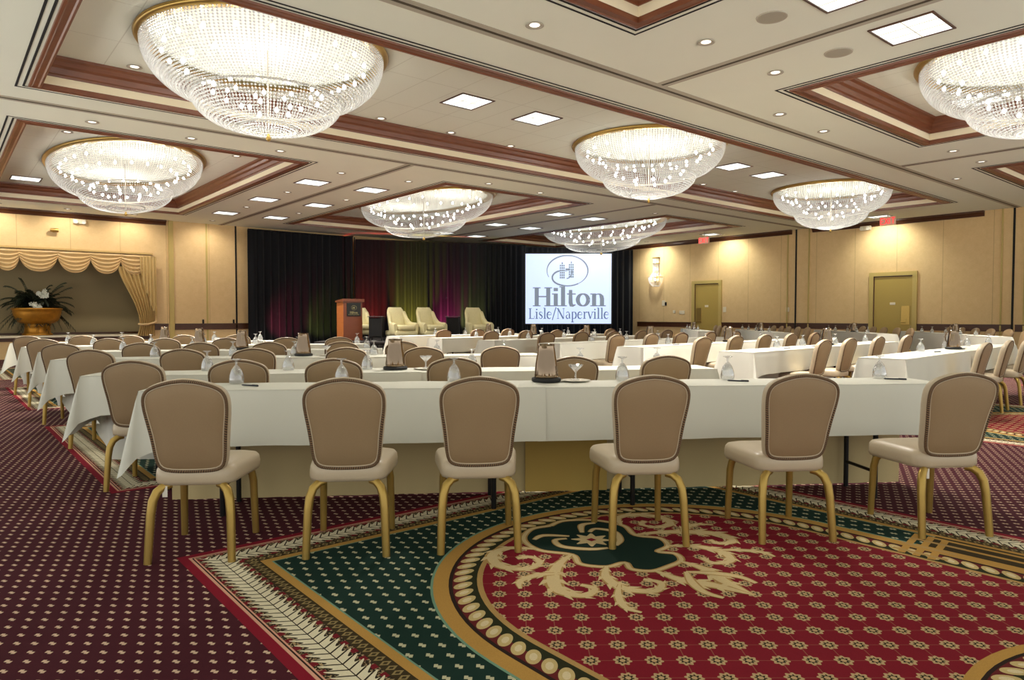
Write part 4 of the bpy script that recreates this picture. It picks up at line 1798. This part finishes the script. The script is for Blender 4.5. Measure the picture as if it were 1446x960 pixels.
def back_mesh():
    b = MB()
    O = back_outline()
    rings = [scaled(O, .25, -.014), scaled(O, .6, -.012), scaled(O, .86, -.004), scaled(O, .90, .0), scaled(O, .955, .0), scaled(O, .985, .008), scaled(O, 1.0, .024), scaled(O, .99, .042), scaled(O, .95, .056), scaled(O, .8, .068), scaled(O, .4, .078)]
    b.grid(rings, 0, close_u=True)
    b.cap(rings[0][::-1])
    b.cap(rings[-1])
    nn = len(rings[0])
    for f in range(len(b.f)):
        b.m[f] = 1 if (f >= 4 * nn and f != 10 * nn) else 0  # outer wrap in seat vinyl; the lighter tone also paints in the rim's highlight
    for f in range(len(b.f)):
        b.f[f] = b.f[f][::-1]
    return b


def rope_mesh():
    b = MB()
    O = back_outline()
    b.tube(scaled(O, .935, -.002), .0085, 6, closed=True, uvk=3.0)
    return b


def welt_mesh():
    b = MB()
    O = back_outline()
    b.tube(scaled(O, .885, -.003), .0038, 5, closed=True)
    return b


def seat_mesh():
    b = MB()

    def ring(k, z, n=8):
        o = []
        x0, y0, y1, r = .232 * k, -.215 * k, .245 * k, .085 * k
        for cx, cy, a0, xx in ((x0 - r, y1 - r, 0, 1), (-x0 + r, y1 - r, 90, 1), (-x0 * .86 + r, y0 + r, 180, 1), (x0 * .86 - r, y0 + r, 270, 1)):
            for j in range(n + 1):
                a = math.radians(a0 + 90 * j / n)
                o.append((cx + r * math.cos(a), cy + r * math.sin(a), z))
        return o
    rings = [ring(.90, .372), ring(.975, .378), ring(1.0, .395), ring(1.0, .425), ring(.985, .448), ring(.94, .463), ring(.8, .473), ring(.5, .48), ring(.15, .482)]
    b.grid(rings, 0, close_u=True)
    b.cap(rings[0][::-1])
    b.cap(rings[-1])
    # padded bracket joining seat and back
    b.grid([[(-.11, -.17, .372), (.11, -.17, .372)], [(-.112, -.20, .374), (.112, -.20, .374)], [(-.118, -.203, .42), (.118, -.203, .42)], [(-.118, -.18, .47), (.118, -.18, .47)]])
    return b


def leg_mesh(sx, rear):
    b = MB()
    if rear:
        P = [(.115, -.17, .372), (.145, -.19, .368), (.17, -.212, .345), (.184, -.228, .305), (.191, -.238, .24), (.196, -.25, .12), (.20, -.262, 0)]
        R = [.019, .022, .023, .023, .022, .021, .0195]
    else:
        P = [(.165, .17, .38), (.18, .188, .35), (.187, .197, .30), (.19, .205, .15), (.193, .212, 0)]
        R = [.02, .0215, .0215, .02, .0185]
    b.tube([(sx * x, y, z) for x, y, z in P], R, 8)
    return b


def make_chair():
    t = thing('banquet_chair', 'x', 'chair')
    seat_mesh().build('seat', MT['taupe2'], t, True)
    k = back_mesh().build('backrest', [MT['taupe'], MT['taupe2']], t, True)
    rope_mesh().build('rope_trim', MT['rope'], k, True)
    welt_mesh().build('welt', MT['taupe2'], k, True)
    for rear in (True, False):
        for sx in (-1, 1):
            leg_mesh(sx, rear).build('leg', MT['gold'], t, True)
    return t


def make_far_chair():
    b = MB()

    def add(q, m):
        n = len(b.v)
        b.v += q.v
        b.f += [tuple(n + i for i in f) for f in q.f]
        b.m += [m] * len(q.f)
        b.uv += [None] * len(q.f)
    add(seat_mesh(), 0)
    add(back_mesh(), 1)
    add(rope_mesh(), 2)
    for rear in (True, False):
        for sx in (-1, 1):
            add(leg_mesh(sx, rear), 3)
    b.uv = [None] * len(b.f)
    return tag(b.build('banquet_chair', [MT['taupe2'], MT['taupe'], MT['crown'], MT['gold']], smooth=True), 'x', 'chair')


chair0 = make_chair()
chair_k = kids_of(chair0)
far0 = make_far_chair()
used = {}


def place(proto, kids, loc, rz, label, group):
    if proto.name not in used:
        used[proto.name] = 1
        proto.location = loc
        proto.rotation_euler = (0, 0, rz)
        proto['label'] = label
        proto['group'] = group
        return proto
    return dup(proto, loc, rz, label, kids, group)


# ------------------------------------------------------------------ conference tables, cloths and table ware
TOP = .775
DEP = .457


def make_table(L, fy=.22):
    t = thing('folding_table', 'x', 'table')
    b = MB()
    b.rbox(.01, L - .01, .01, DEP - .01, TOP - .035, TOP - .006, .012)
    b.build('tabletop', MT['board'], t)
    for x in (.45, L - .45):
        for y in (fy, DEP - .06):
            b = MB()
            b.tube([(x, y, TOP - .035), (x, y, 0)], .0165, 8)
            b.build('leg', MT['darkmetal'], t, True)
        b = MB()
        b.tube([(x, fy, .18), (x, DEP - .06, .18)], .011, 6)
        b.tube([(x, fy, .66), (x, DEP - .06, .66)], .011, 6)
        b.build('cross_bar', MT['darkmetal'], t)
    return t


def make_cloth(name, x0, x1, left, right, front, back, seed, lift=0.0):
    rnd = random.Random(seed)
    z = TOP + lift
    e = .006 + lift
    P = []      # x, y, nx, ny, drop, flare

    def side(ax, ay, bx, by, nx, ny, d0, d1):
        n = max(3, int(math.hypot(bx - ax, by - ay) / .07))
        for k in range(n + 1):
            t = k / n
            P.append((ax + (bx - ax) * t, ay + (by - ay) * t, nx, ny, d0 + (d1 - d0) * t, .012))

    def corner(x, y, a0, d0, d1, fold):
        n = 6
        for k in range(1, n):
            t = k / n
            a = math.radians(a0 + 90 * t)
            s = math.sin(PI * t) ** .8
            P.append((x, y, math.cos(a), math.sin(a), d0 + (d1 - d0) * t + fold * s, .012 + .12 * s))

    def fade(i0, i1, fold):
        """the hem sinks and swings out towards a loose corner"""
        for i in i0:
            pass
    A, B = x0 - (e if left else 0), x1 + (e if right else 0)
    ed = .36
    segs = []
    if right:
        side(B, DEP + e, B, DEP + e, 1, 0, ed, ed) if False else None
    # walk clockwise seen from above: back-left -> left end -> front -> right end -> back
    side(B, DEP + e, A, DEP + e, 0, 1, back, back)
    if left:
        corner(A, DEP + e, 90, back, ed, 0)
        side(A, DEP + e, A, -e, -1, 0, ed, ed)
        corner(A, -e, 180, ed, front, .15)
        side(A, -e, B, -e, 0, -1, front, front)
    else:
        P_break = len(P)
        side(A, -e, B, -e, 0, -1, front, front)
    if right:
        corner(B, -e, 270, front, ed, .15)
        side(B, -e, B, DEP + e, 1, 0, ed, ed)
        corner(B, DEP + e, 0, ed, back, 0)
    ph = rnd.uniform(0, 6)
    s = 0
    n = len(P)
    rows = [[] for _ in range(9)]
    S = []
    for i in range(n):
        if i:
            s += math.hypot(P[i][0] - P[i - 1][0], P[i][1] - P[i - 1][1]) + .02
        S.append(s)
    # let the hem near a loose corner follow the fold
    cs = [i for i in range(n) if P[i][5] > .12]
    for i in range(n):
        x, y, nx, ny, d, fl = P[i]
        near = min([abs(S[i] - S[c]) for c in cs] + [9])
        w = math.exp(-(near / .16) ** 2)
        if fl < .02:
            d += .07 * w if d < .6 else 0
            fl += .035 * w
        rip = .010 * math.sin(S[i] * 5.1 + ph) + .006 * math.sin(S[i] * 13 + ph * 2)
        for j in range(9):
            t = j / 8
            q = (fl + rip + lift * 2) * t + (.0 if j else -.004)
            rows[j].append((x + nx * q, y + ny * q, z - d * t - (.0 if j else -.002)))
    b = MB()
    if left or right:
        if not left:
            for lo, hi in ((0, P_break), (P_break, n)):
                b.grid([r[lo:hi] for r in rows])
        else:
            b.grid(rows, close_u=bool(left and right))
    else:
        for lo, hi in ((0, P_break), (P_break, n)):
            b.grid([r[lo:hi] for r in rows])
    nx_, ny_ = max(2, int((x1 - x0) / .12)), 4
    b.grid([[(A + (B - A) * i / nx_, -e + (DEP + 2 * e) * j / ny_, z + .002 + .0012 * math.sin(i * 1.7 + j)) for i in range(nx_ + 1)] for j in range(ny_ + 1)])
    return b.build(name, MT['cloth'], smooth=True)


def make_goblet():
    b = MB()
    b.lathe([(.043, 0), (.0465, .015), (.047, .03), (.042, .06), (.031, .09), (.016, .112), (.007, .12), (.006, .135), (.008, .148), (.03, .156), (.034, .16), (.0, .163)], n=18, caps=False)
    b.lathe([(.041, .001), (.0445, .015), (.045, .03), (.040, .06), (.029, .089), (.0, .108)], n=18, caps=False)
    return tag(b.build('goblet', MT['glass'], smooth=True), 'x', 'glass')


def make_pitcher():
    t = thing('water_pitcher', 'x', 'pitcher')
    b = MB()
    b.lathe([(.0, .012), (.078, .012), (.082, .02), (.081, .05), (.073, .12), (.062, .19), (.056, .235), (.058, .25), (.052, .245), (.048, .19), (.0, .16)], n=28)
    b.build('body', MT['steel'], t, True)
    b = MB()
    b.tube([(.062, 0, .225), (.10, 0, .22), (.118, 0, .17), (.112, 0, .11), (.082, 0, .075)], [.008, .009, .009, .009, .008], 8)
    b.build('handle', MT['steel'], t, True)
    b = MB()
    b.grid([[(-.058, -.02, .225), (-.06, 0, .22), (-.058, .02, .225)], [(-.075, -.012, .25), (-.085, 0, .252), (-.075, .012, .25)]])
    b.build('spout', MT['steel'], t, True)
    return t


def make_coaster():
    b = MB()
    b.lathe([(.0, 0), (.094, 0), (.10, .004), (.10, .020), (.094, .026), (.086, .026), (.084, .014), (0, .014)], n=28)
    return tag(b.build('coaster', MT['rubber'], smooth=False), 'x', 'coaster')


def make_dish():
    t = thing('mint_dish', 'x', 'dish')
    b = MB()
    b.lathe([(.03, .006), (.026, .012), (.006, .02), (.006, .06), (.02, .075), (.045, .098), (.052, .112), (.050, .113), (.03, .086), (0, .072)], n=20, caps=False)
    b.build('coupe_glass', MT['glass'], t, True)
    return t


def make_plate():
    b = MB()
    b.lathe([(0, 0), (.06, 0), (.10, .006), (.102, .008), (.06, .003), (0, .003)], n=28)
    return tag(b.build('saucer', MT['china'], smooth=True), 'x', 'plate')


def make_pen():
    t = thing('pen', 'x', 'pen')
    b = MB()
    b.tube([(-.07, 0, .006), (-.06, 0, .006), (.055, 0, .006), (.07, 0, .006)], [.002, .0055, .0058, .005], 8)
    b.build('barrel', MT['ink'], t, True)
    b = MB()
    b.box(.02, .068, -.0015, .0015, .011, .0135)
    b.build('clip', MT['darkmetal'], t)
    return t


gob0, pit0, coa0, dis0, pla0, pen0 = make_goblet(), make_pitcher(), make_coaster(), make_dish(), make_plate(), make_pen()
pit_k, dis_k, pen_k = kids_of(pit0), kids_of(dis0), kids_of(pen0)

# row: name, front-left corner (X, D), turn in degrees, length, tables, chair offset, chairs (pixel columns or metres along), pitcher spots, kind
ROWS = [
    ('front table row', (-2.21, 4.10), 5.6, 5.12, 2, .50, [262, 486, 677, 920, 1132, 1358], [775], 'px'),
    ('second table row', (-3.19, 5.12), 9, 5.0, 2, .12, [190, 335, 470, 642, 808, 940], [558], 'px'),
    ('third table row', (-4.66, 7.0), 11, 5.1, 2, .50, [130, 260, 357, 491, 600, 706], [428], 'px'),
    ('fourth table row', (-5.81, 8.5), 11, 4.15, 2, .53, [87, 200, 282, 380, 483, 566], [341], 'px'),
    ('fifth table row', (-7.06, 9.98), 13, 4.9, 2, .50, [62, 155, 235, 322, 405, 478], [281], 'px'),
    ('sixth table row', (-8.25, 11.4), 15, 4.6, 2, .50, [40, 118, 186, 262, 335], [232], 'px'),
]
for k, nm in enumerate(['first', 'second', 'third', 'fourth', 'fifth', 'sixth', 'seventh']):
    S = (3.73 - 1.09 * k, 7.46 + 1.36 * k)
    a = math.radians(44)
    P0 = (S[0] + math.sin(a) * DEP, S[1] - math.cos(a) * DEP)
    ROWS.append((nm + ' slanted table row', P0, 44, 5.3 if k < 6 else 3.8, 2, .08,
                 [1.68, 2.8, 3.9, 4.9] if k == 0 else ([1.2, 2.1, 3.25, 4.5] if k == 1 else ([1, 2, 3, 4, 5] if k < 6 else [1, 2, 3])), [2.9], 't'))
for k, (nm, A, B) in enumerate((('first wall-side table row', (10.75, 14.9), (12.2, 20.9)), ('second wall-side table row', (9.55, 17.2), (10.5, 23.0)),
                                ('third wall-side table row', (7.5, 18.6), (8.2, 24.0)), ('fourth wall-side table row', (6.0, 20.6), (6.6, 25.2)))):
    L = math.hypot(B[0] - A[0], B[1] - A[1])
    a = math.degrees(math.atan2(B[1] - A[1], B[0] - A[0]))
    ROWS.append((nm, A, a, L, 2, .30, [.7 + .92 * i for i in range(int((L - .5) / .92))], [2.4], 't'))

ti = 0
proto_tables = {}
for ri, (rn, P0, deg, L, nt_, off, chairs, pitch, kind) in enumerate(ROWS):
    a = math.radians(deg)
    ex, ey = math.cos(a), math.sin(a)
    nx, ny = -ey, ex
    rz = ROWZ + a

    def at(x, y, z=0.0):
        return W(P0[0] + ex * x + nx * y, P0[1] + ey * x + ny * y, z)

    def along(px, y):
        """distance along the row at which a point of the line y shows at pixel column px"""
        t = (px - 723) / FPX
        X0, D0 = P0[0] + nx * y, P0[1] + ny * y
        return (X0 - t * D0) / (t * ey - ex)

    Lt = L / nt_
    key = round(Lt, 3)
    near = kind == 'px'
    end = 'left' if near else 'near end'
    # tables
    for i in range(nt_):
        lab = 'black-legged folding table, %s from the %s in the %s' % (ORD[i], end, rn)
        if key not in proto_tables:
            r = make_table(Lt, .06 if ri == 0 else .22)
            proto_tables[key] = (r, kids_of(r))
            r.location = at(i * Lt, 0)
            r.rotation_euler = (0, 0, rz)
            r['label'] = lab
        else:
            r = dup(proto_tables[key][0], at(i * Lt, 0), rz, lab, proto_tables[key][1])
        r['group'] = 'folding tables under the cloths'
    # cloths: the front row carries two, the others one or two
    cuts = [0, L * (.475 if ri == 0 else .5), L]
    for i in range(len(cuts) - 1):
        o = make_cloth('tablecloth', cuts[i] - (.05 if i else 0), cuts[i + 1], i == 0, i == len(cuts) - 2, .335 if off > .45 else .285, .30 if ri == 0 else .72, ri * 5 + i, -.003 * (i % 2))
        o.location = at(0, 0)
        o.rotation_euler = (0, 0, rz)
        tag(o, 'white tablecloth over the %s half of the %s' % ((('left', 'right') if near else ('near', 'far'))[i], rn), 'tablecloth', 'white tablecloths')
    if ri == 0:  # back drop of the front row, toned beige with a deeper yellow stretch
        for (x0, x1, yb, m, nm) in ((.01, L - .01, DEP - .012, 'cloth3', 'beige-toned floor-length skirt along the back of the front table row'),
                                    (along(741, DEP), along(856, DEP), DEP - .035, 'cloth2', 'deeper yellow stretch of skirt behind the middle of the front table row')):
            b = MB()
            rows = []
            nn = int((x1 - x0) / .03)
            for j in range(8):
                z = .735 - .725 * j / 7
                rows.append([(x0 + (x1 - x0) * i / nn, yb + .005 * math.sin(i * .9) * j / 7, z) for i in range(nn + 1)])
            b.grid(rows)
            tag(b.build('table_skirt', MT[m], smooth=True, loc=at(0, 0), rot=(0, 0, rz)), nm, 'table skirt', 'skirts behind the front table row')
    # chairs
    rnd = random.Random(ri + 40)
    xs = []
    for i, c in enumerate(chairs):
        x = along(c, -(off + .27)) if kind == 'px' else c
        if kind == 't' and x > L - .15:
            continue
        xs.append(x)
        p = at(x, -off + (rnd.uniform(-.02, .02) if ri else 0))
        Dp = p.x * FX + p.y * FY
        lab = 'taupe padded chair, %s from the %s at the %s' % (ORD[i], end, rn)
        z = rz + (rnd.uniform(-.05, .05) if ri else 0)
        if Dp < 13.2:
            rr = place(chair0, chair_k, p, z, lab, 'taupe banquet chairs at the tables')
            if ri == 0 and i in (0, 5):
                b = MB()
                b.box(-.012, .012, -.0015, .0015, -.055, 0)
                b.build('care_tag', MT['china'], rr, loc=(-.135, -.205, .372))
        else:
            place(far0, [], p, z, lab, 'taupe banquet chairs at the tables')
    # goblets, one to a seat, and pens
    if ri == 0:
        gx = [along(px, .40) for px in (333, 482, 641, 879, 1028, 1243)]
    else:
        gx = [x + .24 + rnd.uniform(-.05, .05) for x in xs if x + .3 < L]
    for i, x in enumerate(gx):
        place(gob0, [], at(x, .40 if ri == 0 else .36 + rnd.uniform(-.03, .03), TOP + .0045), rnd.random(), 'upside-down glass goblet, %s from the %s on the %s' % (ORD[i], end, rn), 'upside-down goblets on the tables')
    if ri == 0:
        px_ = [(along(353, .22), .20), (along(1043, .2), .2), (along(1268, .2), .22)]
    elif ri in (6, 7, 8):
        px_ = [(x + .1, .17) for x in xs[:3]]
    else:
        px_ = []
    for i, (x, y) in enumerate(px_):
        place(pen0, pen_k, at(x, y, TOP + .0045), rz - .55 + .3 * (ri > 0), 'dark pen, %s from the %s on the %s' % (ORD[i], end, rn), 'dark pens on the tables')
    # pitcher on its coaster, and a mint dish on a saucer beside it
    for c in pitch:
        x = along(c, .25) if kind == 'px' else c
        y = .36 if ri == 0 else .27
        place(coa0, [], at(x, y, TOP + .0045), 0, 'black round coaster under the pitcher on the %s' % rn, 'black coasters')
        place(pit0, pit_k, at(x, y, TOP + .0045 + .003), rz + 1.2, 'tapered steel water pitcher on a black coaster on the %s' % rn, 'steel water pitchers')
        x2 = along(813, .36) if ri == 0 else x + .25
        place(pla0, [], at(x2, y, TOP + .0045), 0, 'white saucer beside the steel pitcher on the %s' % rn, 'white saucers')
        place(dis0, dis_k, at(x2, y, TOP + .0045), 0, 'stemmed mint dish on a white saucer on the %s' % rn, 'mint dishes')
